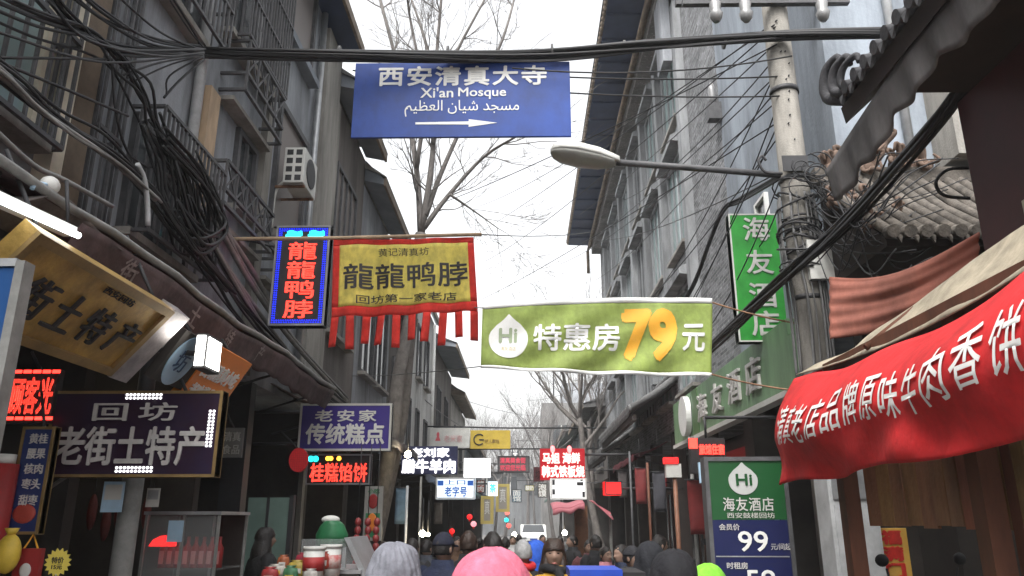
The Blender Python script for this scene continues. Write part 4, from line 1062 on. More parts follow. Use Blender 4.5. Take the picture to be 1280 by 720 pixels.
# small spotlight on the awning tip with a blue plug
p = atx(62, 232, -2.45); t = thing('clip_lamp', 'small white round clip lamp with a blue plug on the awning edge', 'lamp', p)
MB().ell(p, .05, .05, .05, 12, 8).build('shade', M['offwhite'], t); MB().tube([p, atx(44, 228, -2.42), atx(40, 236, -2.42)], .012, 6).build('blue_plug', M['pale_blue'], t); MB().tube([p, p + Vector((-.06, .25, -.02)), p + Vector((-.03, .45, -.12))], .014, 6).build('cord', M['cable_grey'], t)
# floodlight in front of the orange sign
p = atx(258, 443, -2.22); t = thing('flood_lamp', 'glaring white square flood lamp in front of the orange sign', 'lamp', p)
MB().box(p + Vector((-.03, -.13, -.12)), p + Vector((.05, .13, .12))).build('housing', M['darkmetal'], t)
MB().box(p + Vector((.051, -.11, -.10)), p + Vector((.056, .11, .10))).build('lens', LFLOOD, t)
MB().box(p + Vector((-.02, -.136, -.105)), p + Vector((.04, -.131, .105))).build('side_lens', LFLOOD, t)
MB().tube([p + Vector((-.03, 0, 0)), p + Vector((-.35, -.1, .02))], .02, 6).build('bracket', M['darkmetal'], t)

# further shop awnings
def awning(name, label, X, side, y0, y1, z1, z0, out, m, valance=.14, posts=False):
    t = thing(name, label, 'awning', (X + side * out / 2, (y0 + y1) / 2, z0))
    f = lambda u, v: Vector((X + side * out * v, y0 + (y1 - y0) * u + .0, z1 + (z0 - z1) * v - .04 * math.sin(v * 3.14) + .015 * math.sin(u * 23 + v)))
    MB().grid(f, 30, 5, .012).build('roof_sheet', m, t)
    MB().grid(lambda u, v: f(u, 1) + Vector((.012 * side + .01 * math.sin(u * 40) * v, 0, -valance * v - .02 * abs(math.sin(u * 30)) * v)), 40, 3, .005).build('valance', m, t)
    for k in range(3):
        y = y0 + (y1 - y0) * (.08 + .42 * k); MB().tube([(X + .03 * side, y, z0 - .25), f((y - y0) / (y1 - y0), .95) - Vector((0, 0, .02))], .015, 6).build('strut', M['darkmetal'], t)
    if posts:
        for y in (y0 + .1, y1 - .1): MB().tube([(X + side * out * .96, y, .125), (X + side * out * .96, y, z0)], .03, 8).build('post', M['metal'], t)
    return t
AD = mat('awning_dark', (.06, .05, .05), .8, .4, 4); AB = mat('awning_brown', (.11, .075, .065), .85, .4, 3); AP = mat('awning_pink', (.62, .22, .26), .7, .2, 2, translucent=.3); AG = mat('awning_green', (.10, .17, .15), .8, .3, 3); AS = mat('awning_slate', (.11, .13, .17), .7, .35, 3)
awning('shop_awning', 'dark brown awning behind the violet pastry sign', XL, 1, 10.2, 12.1, EYE + 1.75, EYE + 1.35, .95, AB)
awning('shop_awning', 'black awning sloping down beside the glowing beef shop sign', XL, 1, 12.5, 16.5, EYE + 1.8, EYE + 1.35, 1.15, AD)
awning('shop_awning', 'slate blue awning with a hanging edge behind the grey beanie', XL, 1, 17.5, 22, EYE + 1.5, EYE + 1.0, 1.2, AS)
awning('shop_awning', 'dark awning under the white house far down the left row', XL, 1, 23, 30, EYE + 1.6, EYE + 1.1, 1.1, AD)
awning('shop_awning', 'dull green awning far down the left row', XL, 1, 31, 38, EYE + 1.7, EYE + 1.1, 1.4, AG)
awning('shop_awning', 'grey far awning at the left street end', XL, 1, 40, 48, EYE + 1.8, EYE + 1.3, 1.3, AS)
awning('shop_awning', 'green grey awning at the far right shops', XR - .3, -1, 43, 52, EYE + 1.9, EYE + 1.2, 1.7, AG)
awning('shop_awning', 'dark red awning high in the right arcade under the tiled eaves', XR, -1, 18.2, 22.5, EYE + 1.75, EYE + 1.45, .8, mat('awning_wine', (.14, .02, .03), .8, .3, 4))
# pink market awning made of two leaning sheets
t = thing('pink_awning', 'pair of faded pink market awning sheets over a brown post on the right', 'awning', at(726, 650, 17))
c4 = [at(688, 630, 17.0), at(728, 627, 17.0), at(731, 631, 15.6), at(691, 638, 15.6)]
f = lambda u, v: c4[0].lerp(c4[1], u).lerp(c4[3].lerp(c4[2], u), v) + Vector((0, 0, .02 * math.sin(u * 9)))
MB().grid(f, 14, 6, .02).build('flat_sheet', AP, t)
MB().grid(lambda u, v: f(u, 1) + Vector((0, 0, -.09 * v - .02 * math.sin(u * 14) * v)), 14, 2, .006).build('valance', AP, t)
c5 = [at(737, 625, 17.0), at(742, 626, 15.8), at(767, 649, 15.8), at(763, 640, 17.0)]
f5 = lambda u, v: c5[0].lerp(c5[1], u).lerp(c5[3].lerp(c5[2], u), v)
MB().grid(f5, 6, 12, .02).build('sloping_sheet', AP, t)
p = at(726, 640, 16.4); MB().box((p.x - .13, p.y - .1, .12), (p.x + .13, p.y + .1, at(726, 632, 16.4).z)).build('post', mat('brown_post', (.13, .06, .03), .7, .5, 4), t)
p = at(763, 650, 16.2); MB().tube([(p.x, p.y, .12), (p.x, p.y, at(763, 643, 16.2).z)], .03, 8).build('prop', M['conduit'], t)

# concrete utility pole with cross arm and insulators
PX, PY = 2.80, 7.3
up = thing('utility_pole', 'tapered concrete utility pole wrapped in cables on the right', 'utility pole', (PX, PY, .12))
MB().tube([(PX, PY, .12), (PX, PY, 3.6), (PX, PY, 9.2)], [.165, .15, .12], 20).build('shaft', M['pole'], up)
for z in (EYE + 2.05, EYE + 2.75, EYE + 3.32, EYE + 4.35): MB().tube([(PX, PY, z), (PX, PY, z + .05)], .152, 20).build('band', M['darkmetal'], up)
for dz, dy in ((5.36, -.16), (5.60, .16)):
    MB().box((PX - 1.05, PY + dy - .035, EYE + dz), (PX + .75, PY + dy + .035, EYE + dz + .07)).build('cross_arm', M['barmetal'], up)
porc = mat('porcelain', (.22, .22, .22), .3, .1, 5, spec=.7)
for px in (-.72, -.40, .42):
    q = MB(); x = PX + px; z = EYE + 5.19
    q.tube([(x, PY - .19, z + .31), (x, PY - .22, z + .24), (x, PY - .24, z + .12), (x, PY - .24, z + .04), (x, PY - .24, z), (x, PY - .24, z - .06), (x, PY - .24, z - .10)], [.012, .014, .065, .05, .075, .06, .03], 12)
    q.build('insulator', porc, up)
MB().box((PX - .03, PY - .22, EYE + 2.22), (PX + .20, PY - .155, EYE + 2.62)).build('meter_box', M['offwhite'], up)
MB().tube(catmull([(PX - .15, PY - .1, EYE + 3.38), (PX - .32, PY - .1, EYE + 3.40), (PX - .38, PY - .1, EYE + 3.52), (PX - .34, PY - .1, EYE + 3.58), (PX - .30, PY - .1, EYE + 3.53)], 5), .014, 6).build('hook', M['darkmetal'], up)
# dark wraps and coils on the pole
random.seed(11); mb = MB()
for k in range(26):
    z = EYE + random.uniform(2.35, 3.25); r = .165 + random.uniform(0, .07); a0 = random.uniform(0, 6.28); tl = random.uniform(-.12, .12)
    mb.tube([(PX + r * math.cos(a0 + i * .45), PY + r * math.sin(a0 + i * .45), z + tl * math.sin(i * .45)) for i in range(12)], random.uniform(.006, .014), 5)
mb.build('cable_wrap', M['cable'], up)
mb = MB()
for k in range(14):
    a0 = random.uniform(2.6, 6.6); r = .18
    mb.tube(catmull([(PX + r * math.cos(a0), PY + r * math.sin(a0), EYE + 3.15), (PX + r * math.cos(a0) * 1.1, PY + r * math.sin(a0) * 1.1, EYE + 2.7), (PX + r * math.cos(a0 + .3), PY + r * math.sin(a0 + .3), EYE + 2.0), (PX + r * math.cos(a0 + .2), PY + r * math.sin(a0 + .2), EYE + 1.2)], 4), random.uniform(.007, .016), 5)
mb.build('riser_cable', M['cable_grey'], up)
# street lamp on the pole
sl = thing('street_lamp', 'grey cobra head street lamp on a long arm from the utility pole', 'street lamp', (PX - .1, PY, EYE + 3.45))
h0, h1 = at(774, 203, 7.25), at(688, 189, 7.25)
MB().tube([(PX - .13, PY, at(985, 219, 7.3).z), at(880, 211, 7.28), h0 + Vector((-.03, 0, 0))], .034, 10).build('arm', M['barmetal'], sl)
MB().box((PX - .16, PY - .17, EYE + 3.38), (PX + .1, PY - .155, EYE + 3.55)).build('clamp', M['darkmetal'], sl)
d = (h1 - h0); L_ = d.length; d.normalize(); rings = []; rings2 = []
prof = [(0, .05, .05), (.08, .075, .06), (.3, .13, .085), (.6, .155, .095), (.85, .13, .085), (.96, .08, .06), (1.0, .02, .02)]
for t_, wy, hz in [(a, b * 1.25, c * 1.35) for a, b, c in prof]:
    c = h0 + d * L_ * t_
    rings.append([c + Vector((0, wy * math.cos(a), max(-.012, hz * math.sin(a)))) for a in [2 * math.pi * i / 18 for i in range(18)]])
    if t_ > .05: rings2.append([c + Vector((0, wy * .92 * math.cos(a), -.014 + min(0, .075 * math.sin(a)) * (wy / .155))) for a in [2 * math.pi * i / 18 for i in range(18)]])
MB().loft(rings).build('housing', M['offwhite'], sl); MB().loft(rings2).build('lens', mat('lamp_lens', (.28, .28, .26), .35, .2, 5), sl)

# air conditioner on the left wall
def ac(name, label, X, side, y, z, w=.78, h=.55, dp=.30):
    t = thing(name, label, 'air conditioner', (X + side * .3, y, z))
    xa, xb = X + side * .18, X + side * (.18 + dp)
    MB().box((xa, y - w / 2, z), (xb, y + w / 2, z + h)).build('casing', M['offwhite'], t, bevel=.01)
    for i in range(4):
        for j in range(2):
            cy = min(xa, xb) + dp * (.28 + .44 * j); cz = z + h * (.14 + .24 * i)
            MB().box((cy - dp * .15, y - w / 2 - .004, cz - h * .075), (cy + dp * .15, y - w / 2 - .001, cz + h * .075)).build('side_louvre', M['darkmetal'], t)
    MB().tube([(xb + side * .012, y, z + h / 2), (xb + side * .002, y, z + h / 2)], h * .4, 20).build('fan_grille', M['darkmetal'], t)
    for dy in (-w * .35, w * .35):
        MB().bar((X, y + dy, z - .02), (xb, y + dy, z - .02), .03).build('bracket', M['rust'], t)
    MB().tube(catmull([(xa, y - w * .3, z + .1), (X + side * .06, y - w * .3, z - .1), (X + side * .05, y - w * .3, z - .6)], 5), .02, 6).build('hose', M['offwhite'], t)
    return t
ac('air_conditioner', 'white air conditioner box on a bracket by the brown blind window', XL, 1, atx(372, 238, XL + .3).y, atx(372, 240, XL + .3).z, .62, .52, .28)

# ------------------------------------------------------------------ thick cable bundle across the street
random.seed(21)
cb = thing('cable_bundle', 'thick black cable bundle spanning the street above the blue sign', 'cable bundle', at(640, 70, 7.2))
A_, B_, C_ = atx(240, 66, XL + .02), at(640, 71, 7.2), Vector((PX, PY - .2, at(1000, 45, 7.1).z))
D_ = at(1130, 40, 6.3)
mb = MB()
for k in range(22):
    a = random.uniform(0, 6.28); r = random.uniform(.0, .072)
    def off(s): return Vector((0, r * math.cos(a + s), r * .85 * math.sin(a + s)))
    mb.tube(catmull([A_ + off(0) * .8, A_.lerp(B_, .3) + off(.4) + Vector((0, 0, -.02)), B_ + off(1) - Vector((0, 0, .01)), B_.lerp(C_, .5) + off(1.7), C_ + off(2.2) * .8, D_ + off(3) * .7], 5), random.uniform(.012, .022), 6)
mb.build('cable', M['cable'], cb)
mb = MB()
for k in range(5):
    s0 = random.uniform(.03, .07)
    mb.tube(catmull([A_.lerp(B_, random.uniform(.3, .6)), B_ + Vector((.3, -.03, -s0 - .03)), B_.lerp(C_, .6) + Vector((0, -.03, -s0)), C_ + Vector((0, -.02, -.03))], 6), .009, 5)
mb.build('loose_cable', M['cable'], cb)
for px in (425, 560, 690, 780, 905):
    p = at(px, 66 - (px - 640) * .05 * (px > 640), 7.2); MB().tube([p + Vector((-.012, 0, 0)), p + Vector((.012, 0, 0))], .075, 12).build('cable_tie', M['cable_grey'], cb)

def wires(name, label, cat, lines, r, m, group=None, X=None, jit=0.0, n=1):
    """each polyline of [x,y,z] points is one wire of this one thing"""
    mb = MB()
    for L in lines:
        for k in range(n):
            o = Vector((random.uniform(-jit, jit), random.uniform(-jit, jit), random.uniform(-jit, jit)))
            mb.tube(catmull([Vector(p) + o + Vector((random.uniform(-jit, jit) * .7, 0, random.uniform(-jit, jit) * .7)) * (0 < i < len(L) - 1) for i, p in enumerate(L)], 5), r * random.uniform(.75, 1.25), 5)
    return tag(mb.build(name, m), label, cat, group)
X1 = -3.02
P_ = lambda pts, X=X1: [atx(x, y, X) for x, y in pts]
wires('cable_bundle', 'ropes of black cable sweeping from the upper left corner into the street bundle', 'cable bundle', [P_([(45, -30), (85, 28), (150, 62), (250, 66)]), P_([(70, -30), (130, 20), (190, 50), (255, 64)])], .012, M['cable'], jit=.05, n=6)
wires('cable_bundle', 'grey and black cable rope hanging along the cages of the left house', 'cable bundle', [P_([(-60, -20), (40, 22), (110, 45), (140, 75), (170, 110), (190, 160), (225, 215), (240, 270)])], .012, M['cable'], jit=.06, n=8)
wires('cable_bundle', 'thick sagging cable rope along the first floor windows on the left', 'cable bundle', [P_([(-120, 15), (0, 92), (70, 150), (130, 185), (185, 235), (225, 290), (290, 365)], -2.95)], .013, M['cable'], jit=.05, n=8)
wires('cable_bundle', 'lighter grey cables lying along the first floor cable rope', 'cable bundle', [P_([(-100, 20), (0, 86), (45, 128), (95, 165), (150, 205), (200, 250)], -2.9)], .014, M['conduit'], jit=.03, n=3)
wires('cable_bundle', 'dense dark knot of cable coils hanging above the lettered valance', 'cable bundle', [P_([(188, 148), (205, 190), (212, 235), (230, 285), (262, 300), (250, 240), (235, 195)], -2.98), P_([(200, 170), (245, 220), (262, 255), (270, 290), (240, 300), (215, 260)], -2.96)], .015, M['cable'], jit=.09, n=8)
wires('cable_bundle', 'dark conduits running down along the left wall towards the LED sign', 'cable bundle', [P_([(250, 280), (290, 345), (340, 420), (400, 490)], -3.1), P_([(265, 275), (310, 350), (360, 425), (430, 500)], -3.15)], .026, M['conduit'], jit=.07, n=4)
wires('cable_bundle', 'black cables drooping along the left wall under the LED box sign', 'cable bundle', [P_([(230, 250), (265, 330), (330, 420), (420, 500), (480, 545)], -3.0)], .014, M['cable'], jit=.09, n=8)
wires('conduit', 'pale bent conduit stub standing in the cable knot', 'conduit', [P_([(172, 205), (180, 222), (184, 250), (185, 282)], -2.9)], .022, M['galv'])
wires('conduit', 'pale conduit rail under the barred windows at the far left', 'conduit', [P_([(-30, 140), (40, 205), (80, 225), (140, 258)], -2.92)], .02, M['conduit'])
th = [([(-10, 38), (130, 78), (245, 68)], -2.95), ([(0, 72), (70, 73), (140, 74)], -3.0), ([(0, 78), (90, 115), (160, 145)], -2.98), ([(130, -20), (200, 40), (250, 62)], -3.0), ([(200, -20), (235, 35), (255, 60)], -3.0),
      ([(205, -20), (245, 45), (250, 62)], -3.05), ([(150, 95), (200, 78), (250, 70)], -3.0), ([(170, 100), (215, 80), (255, 70)], -3.05), ([(205, 122), (225, 100), (255, 74)], -3.1), ([(140, 75), (145, 140), (160, 190), (185, 210)], -3.0), ([(208, 118), (212, 95), (250, 72)], -3.1), ([(60, 0), (110, 50), (200, 70), (255, 66)], -2.9)]
for pts, X in th:
    wires('stray_wire', 'single stray black wire strung across the left house front', 'wire', [P_(pts, X)], .009, M['cable'], 'stray wires on the left house')
# bundle going from the near right eave down to the green hotel sign
big = [at(1215, 95, 4.6), at(1160, 165, 5.0), at(1062, 275, 6.2), at(985, 345, 7.1), at(915, 410, 9.0), at(868, 455, 11.5)]
wires('cable_bundle', 'heavy black cable rope slanting from the near right eave down past the green hotel sign', 'cable bundle', [big], .018, M['cable'], jit=.035, n=10)
wires('cable_bundle', 'black cable arching from the wall top beside the green hotel sign down the brick wall', 'cable bundle', [[at(985, 215, 7.4), at(925, 250, 10), at(905, 262, 10.6), at(888, 300, 11.5), at(870, 350, 12.5), at(845, 395, 13)]], .022, M['cable'], jit=.02, n=3)
# tangle between the pole and the gate roof
random.seed(31); lines = []
for k in range(34):
    x0_, y0_ = random.uniform(1005, 1030), random.uniform(215, 300); x1_, y1_ = random.uniform(1090, 1215), random.uniform(190, 345)
    lines.append([at(x0_, y0_, 7.12), at((x0_ * 2 + x1_) / 3, y0_ + random.uniform(-10, 60), 6.6), at((x0_ + 2 * x1_) / 3, y1_ + random.uniform(0, 40), 6.1), at(x1_, y1_, random.uniform(5.9, 6.4))])
wires('cable_tangle', 'wild tangle of thin black wires between the utility pole and the tiled gate roof', 'cable tangle', lines, .006, M['cable'])
random.seed(32); lines = []
for k in range(16):
    cx, cy = random.uniform(1000, 1060), random.uniform(205, 260); r = random.uniform(8, 22)
    lines.append([at(cx + r * math.cos(a), cy + r * .8 * math.sin(a), 7.05 - .02 * k) for a in [i * .7 + k for i in range(8)]])
wires('cable_tangle', 'small loops of spare wire bunched at the utility pole top bracket', 'cable tangle', lines, .0065, M['cable'])
wires('cable_loop', 'single black cable loop hanging against the maroon wall', 'cable', [[at(1213, 210, 4.9), at(1185, 212, 4.9), at(1170, 228, 4.9), at(1180, 244, 4.9), at(1212, 248, 4.9)]], .012, M['cable'])
wires('stray_wire', 'few black wires hanging in front of the scalloped valance corner', 'wire', [[at(1100, 190, 5.2), at(1085, 230, 6), at(1040, 290, 7)], [at(1110, 195, 5.2), at(1080, 260, 6.2), at(1020, 330, 7.05)], [at(1060, 215, 5.6), at(1040, 240, 6.5), at(1015, 262, 7.1)]], .007, M['cable'])
# overhead service wires
random.seed(41)
ow = [((933, 22, 7.1), (600, 290, 30)), ((960, 30, 7.1), (604, 328, 30)), ((905, 28, 7.1), (598, 258, 30)), ((990, 75, 7.1), (740, 300, 24)), ((975, 95, 7.1), (745, 350, 26)), ((1000, 110, 7.1), (700, 330, 28)),
      ((985, 140, 7.1), (600, 375, 32)), ((1010, 150, 7.1), (760, 420, 20)), ((970, 60, 7.1), (810, 380, 16)), ((1000, 120, 7.1), (850, 400, 12)), ((1010, 90, 7.1), (830, 440, 14)), ((1030, 170, 7.1), (870, 430, 12)),
      ((940, 40, 7.1), (725, 268, 26)), ((1000, 60, 7.1), (780, 250, 18)), ((1015, 205, 7.1), (930, 320, 11)), ((985, 52, 7.1), (530, 262, 18)), ((1005, 200, 7.1), (745, 300, 24))]
for i, (a, b) in enumerate(ow):
    p, q = at(*a), at(*b); p = Vector((PX + random.uniform(-.1, .05), PY - .15, p.z))
    tag(MB().tube(sag(p, q, .25 if i % 3 else .12, 12), .0085, 5).build('overhead_wire', M['cable']), 'thin black overhead wire slanting from the utility pole across the brick house and sky', 'wire', 'overhead wires from the pole')
for a, b in (((590, 330, 12), (715, 88, 7.6)), ((540, 215, 14), (712, 100, 7.6))):
    pass
for i, (a, b, s_) in enumerate((((441, 88, 7.5), (980, 120, 7.2), .12), ((500, 80, 7.3), (985, 95, 7.2), .10), ((640, 85, 7.15), (990, 70, 7.1), .12))):
    tag(MB().tube(sag(at(*a), at(*b), s_, 14), .009, 5).build('slack_wire', M['cable']), 'slack black wire drooping just under the thick street bundle', 'wire', 'slack wires under the bundle')
# far wires
for i, (a, b) in enumerate((((575, 498, 40), (690, 520, 60)), ((520, 490, 25), (610, 545, 45)), ((660, 500, 60), (755, 470, 30)))):
    tag(MB().tube(sag(at(*a), at(*b), .3, 12), .015, 5).build('distant_wire', M['cable_grey']), 'faint distant wire over the far end of the street', 'wire', 'faint distant wires')
# porcelain bracket on the brick corner
p = at(906, 120, 11.6); p.x = XR - .12; t = thing('insulator_bracket', 'white porcelain wire bracket on the corner of the brick house', 'insulator', p)
MB().tube([p + Vector((0, 0, .25)), p + Vector((0, 0, .1)), p + Vector((0, 0, -.02)), p + Vector((0, 0, -.14))], [.03, .07, .05, .08], 12).build('insulator', porc, t)
MB().box(p + Vector((-.10, -.08, -.46)), p + Vector((.12, .1, -.15))).build('base', M['barmetal'], t)

# ------------------------------------------------------------------ trees
def grow(mb, p, d, L, r, depth, spread=.55, up=.12, seg=4):
    pts = [p.copy()]; dd = d.copy()
    for i in range(seg):
        dd = (dd + Vector((random.gauss(0, .16), random.gauss(0, .16), random.gauss(up * .5, .12)))).normalized(); pts.append(pts[-1] + dd * L / seg)
    mb.tube(pts, [r * (1 - .5 * i / seg) for i in range(seg + 1)], 6 if r > .03 else 4, cap=False)
    if depth <= 0: return
    for k in range(random.choice((2, 3, 3))):
        i = random.randint(1, seg); q = pts[i]
        ax = Vector((random.gauss(0, 1), random.gauss(0, 1), random.gauss(0, .6))).normalized()
        nd = (dd + ax * spread).normalized(); nd.z += up; nd.normalize()
        grow(mb, q, nd, L * random.uniform(.55, .78), max(.004, r * (1 - .5 * i / seg) * random.uniform(.5, .68)), depth - 1, spread, up, seg)
    grow(mb, pts[-1], dd, L * .7, max(.004, r * .5), depth - 1, spread, up, seg)
random.seed(5)
YT = 14.8
tr = thing('bare_tree', 'tall bare winter tree leaning over the street behind the yellow banner', 'tree', (-2.85, YT, .12))
base = Vector((-2.95, YT, .12)); fork = at(526, 292, YT)
MB().tube(catmull([base, at(487, 560, YT), at(497, 480, YT), at(512, 400, YT), fork], 6), .16, 14, r1=.115).build('trunk', M['bark'], tr)
MB().tube(catmull([(-3.0, YT + .5, .12), at(500, 540, YT + .5), at(511, 450, YT + .5), at(517, 390, YT + .45), at(523, 310, YT + .1)], 6), .12, 12, r1=.075).build('trunk', M['bark'], tr)
mb = MB()
limbs = [[(526, 292), (521, 215), (506, 120), (478, 10), (460, -60)], [(527, 290), (541, 190), (545, 80), (556, -50)], [(530, 285), (560, 245), (605, 196), (655, 165)], [(532, 270), (552, 215), (590, 130), (628, 50), (650, -30)], [(562, 243), (590, 262), (622, 285)], [(541, 180), (560, 90), (600, 10), (640, -60)], [(521, 210), (530, 120), (512, 20), (505, -50)], [(545, 100), (525, 30), (500, -40)]]
rad = [.07, .075, .06, .06, .03, .05, .05, .045]
for L, r in zip(limbs, rad):
    Y0 = YT + .0; pts = [at(x, y, YT + .35 * i * random.choice((-1, 1, .4))) if i else at(x, y, YT) for i, (x, y) in enumerate(L)]
    c = catmull(pts, 4); n = len(c)
    mb.tube(c, [r * (1 - .65 * i / (n - 1)) for i in range(n)], 8)
    for i in range(2, n, 2):
        d = (c[min(i + 1, n - 1)] - c[i - 1]).normalized()
        for k in range(2):
            ax = Vector((random.gauss(0, 1), random.gauss(0, .7), random.gauss(0, .5))).normalized()
            grow(mb, c[i], (d + ax * .8).normalized(), random.uniform(.7, 1.3), r * .26, 3 if k == 0 and i % 4 == 0 else 2, .6, .1, 4)
mb.build('branches', M['bark'], tr)
random.seed(8)
def simple_tree(name, label, base, h, r, depth, lean=0, m=None, group=None, L0=None):
    t = thing(name, label, 'tree', base, group); base = Vector(base); m = m or M['bark_far']
    top = base + Vector((lean, 0, h)); MB().tube(catmull([base, base.lerp(top, .5) + Vector((lean * .15, 0, 0)), top], 5), r, 8, r1=r * .6).build('trunk', m, t)
    mb = MB()
    for k in range(5):
        a = k * 1.26 + random.uniform(-.3, .3)
        grow(mb, top - Vector((0, 0, random.uniform(0, h * .25))), Vector((.75 * math.cos(a), .75 * math.sin(a), 1)).normalized(), L0 or h * .5, r * .5, depth, .6, .12, 4)
    mb.build('branches', m, t); return t
b = at(757, 640, 25); simple_tree('bare_tree', 'bare tree leaning left in front of the beige block on the right', (2.55, 25, 0), 5.0, .14, 4, -.75, M['bark'], L0=2.0)
simple_tree('bare_tree', 'smaller bare tree beside the dark tiled eaves on the right', (2.9, 32, 0), 5.6, .13, 4, -.2, M['bark'], L0=2.2)
for i, (x, Y, h) in enumerate(((-3.6, 66, 5.2), (-1.6, 68, 5.5), (.3, 67, 5.0), (-5, 70, 6))):
    simple_tree('bare_tree', 'hazy bare tree closing the far end of the street', (x, Y, 0), h, .16, 4, random.uniform(-.3, .3), M['bark_far'], 'hazy far trees', 2.6)
# ================================================================== STALLS, GOODS, SHOP FITTINGS
# wooden stall, near right
st = thing('wooden_stall', 'dark wooden market stall with vertical boards under the red banner', 'stall', (2.3, 3.2, .12))
for y in (4.86, 3.42, 1.9):
    MB().box((1.93, y - .05, .125), (2.02, y + .05, EYE + .9)).build('post', M['wood2'], st)
    MB().box((3.2, y - .05, .125), (3.29, y + .05, EYE + 1.6)).build('post', M['wood2'], st)
MB().box((2.03, 3.30, .125), (2.10, 3.37, EYE + .45)).build('post', M['wood2'], st)
random.seed(2); y = 1.2; k = 0
while y < 4.75:
    w_ = random.uniform(.11, .17)
    MB().box((2.03 + random.uniform(0, .012), y, EYE - .035 + random.uniform(-.008, .008)), (2.055, y + w_ - .006, EYE + .42)).build('board', mat('stall_board_%d' % k, (random.uniform(.24, .36), random.uniform(.13, .18), random.uniform(.06, .09)), .7, .45, 6, .2, 30, streak=True), st); y += w_; k += 1
MB().box((2.06, 1.2, EYE + .36), (2.12, 4.82, EYE + .44)).build('rail', M['wood2'], st)
MB().box((1.93, 1.2, EYE + .901), (2.02, 4.92, EYE + .96)).build('beam', M['wood2'], st)
MB().box((2.0, 1.0, .125), (2.9, 4.6, .95)).build('counter', M['wood'], st)
# beige tarp roof over it
def tarp(u, v):
    y = 5.34 - 4.5 * u; sg = math.sin(min(1, u * 1.15) * math.pi)
    a = Vector((1.905, y, EYE + .975 - .12 * sg + .12 * u * u)); b = Vector((2.22, y, EYE + 1.08 + .18 * min(1, u * 2.2))); c = Vector((3.35, y, EYE + 1.62))
    p = a.lerp(b, v / .4) if v < .4 else b.lerp(c, (v - .4) / .6)
    p += Vector((-.012, 0, .012)) * (math.sin(u * 34 + v * 5) + .6 * math.sin(u * 61 - v * 9)) * math.sin(min(1, v * 2.5) * 3.14) - Vector((0, 0, .05)) * max(0, math.sin((v - .4) / .6 * math.pi)) * (v > .4)
    return p
tp = MB().grid(tarp, 60, 26, .006).build('beige_tarp', M['beige_tarp']); tag(tp, 'creased beige tarpaulin roof sloping up behind the red stall banner', 'tarp')
t = MB().tube([tarp(.25, 0) + Vector((0, 0, .03)), tarp(.25, .5) + Vector((0, 0, .06)), tarp(.25, 1) + Vector((0, 0, .03))], .02, 6).build('pole', M['wood2']); tag(t, 'thin wooden pole lying over the beige tarp', 'pole')
# couplet poster, meter cabinet and motor scooter behind the stall
xq = 3.58; s = Sign.facing('couplet_poster', 'yellow and red patterned couplet poster behind the stall boards', 'poster', (1098, 660, 1140, 775), 6.6, .02)
s.panel(mat('couplet', (.55, .32, .06), .6, .2, 6)); 
for k, ch in enumerate('福满门喜迎春'):
    s.text(ch, (-s.w * .32, s.h - .13 - k * .125, s.w * .32, s.h - .015 - k * .125), M['red_cloth'], .05, .004, uv=True)
mb = MB()
t = thing('meter_cabinet', 'grey steel meter cabinet behind the stall post', 'cabinet', (2.62, 6.5, .12))
MB().box((2.42, 6.35, .12), (2.80, 6.65, EYE + .52)).build('casing', M['galv'], t, bevel=.01); MB().box((2.45, 6.335, .3), (2.77, 6.348, EYE + .12)).build('door', M['galv'], t); MB().box((2.45, 6.335, EYE + .16), (2.77, 6.348, EYE + .48)).build('door', M['metal'], t)
def scooter(name, label, x, y, rz, col):
    t = thing(name, label, 'scooter', (x, y, .12), None, rz)
    def B(mb, n, m, par=None, **k): return mb.build(n, m, par or t, True, **k)
    for yy in (-.55, .55):
        w = B(MB().tube([(-.04, yy, .22), (.04, yy, .22)], .22, 20), 'wheel', M['cable']); B(MB().tube([(-.045, yy, .22), (.045, yy, .22)], .12, 14), 'rim', M['metal'], w)
    B(MB().loft([[(-.10, -.5, .42), (.10, -.5, .42), (.10, -.42, .95), (-.10, -.42, .95)], [(-.16, -.44, .36), (.16, -.44, .36), (.15, -.36, .95), (-.15, -.36, .95)]], smooth=False), 'front_shield', col)
    B(MB().box((-.13, -.42, .28), (.13, .1, .36)), 'footboard', M['darkmetal'])
    B(MB().loft([[(-.12, .05, .36), (.12, .05, .36), (.12, .05, .68), (-.12, .05, .68)], [(-.16, .4, .36), (.16, .4, .36), (.16, .4, .74), (-.16, .4, .74)], [(-.1, .8, .5), (.1, .8, .5), (.1, .8, .72), (-.1, .8, .72)]]), 'body', col)
    B(MB().ell((0, .38, .78), .15, .36, .07, 14, 8), 'seat', M['cable'])
    B(MB().tube([(0, -.55, .25), (0, -.42, .98), (0, -.40, 1.05)], .03, 8), 'steering_column', M['darkmetal'])
    h = B(MB().tube(catmull([(-.36, -.26, 1.04), (-.2, -.36, 1.07), (0, -.4, 1.05), (.2, -.36, 1.07), (.36, -.26, 1.04)], 4), .017, 8), 'handlebar', M['darkmetal'])
    for s_ in (-1, 1):
        B(MB().tube([(s_ * .25, -.34, 1.07), (s_ * .3, -.36, 1.28)], .008, 6).ell((s_ * .33, -.36, 1.33), .055, .018, .04, 14, 8), 'mirror', M['cable'], h)
    B(MB().ell((0, -.46, .92), .09, .06, .08, 12, 8), 'headlight', M['offwhite'])
    return t
scooter('parked_scooter', 'dark parked scooter with round mirrors between the price board and the stall', 2.5, 5.75, .35, M['cable'])
# second scooter further down with a rain cover
scooter('parked_scooter', 'black scooter parked in the dark arcade under the pole sign', 2.45, 10.2, .2, M['darkmetal'])

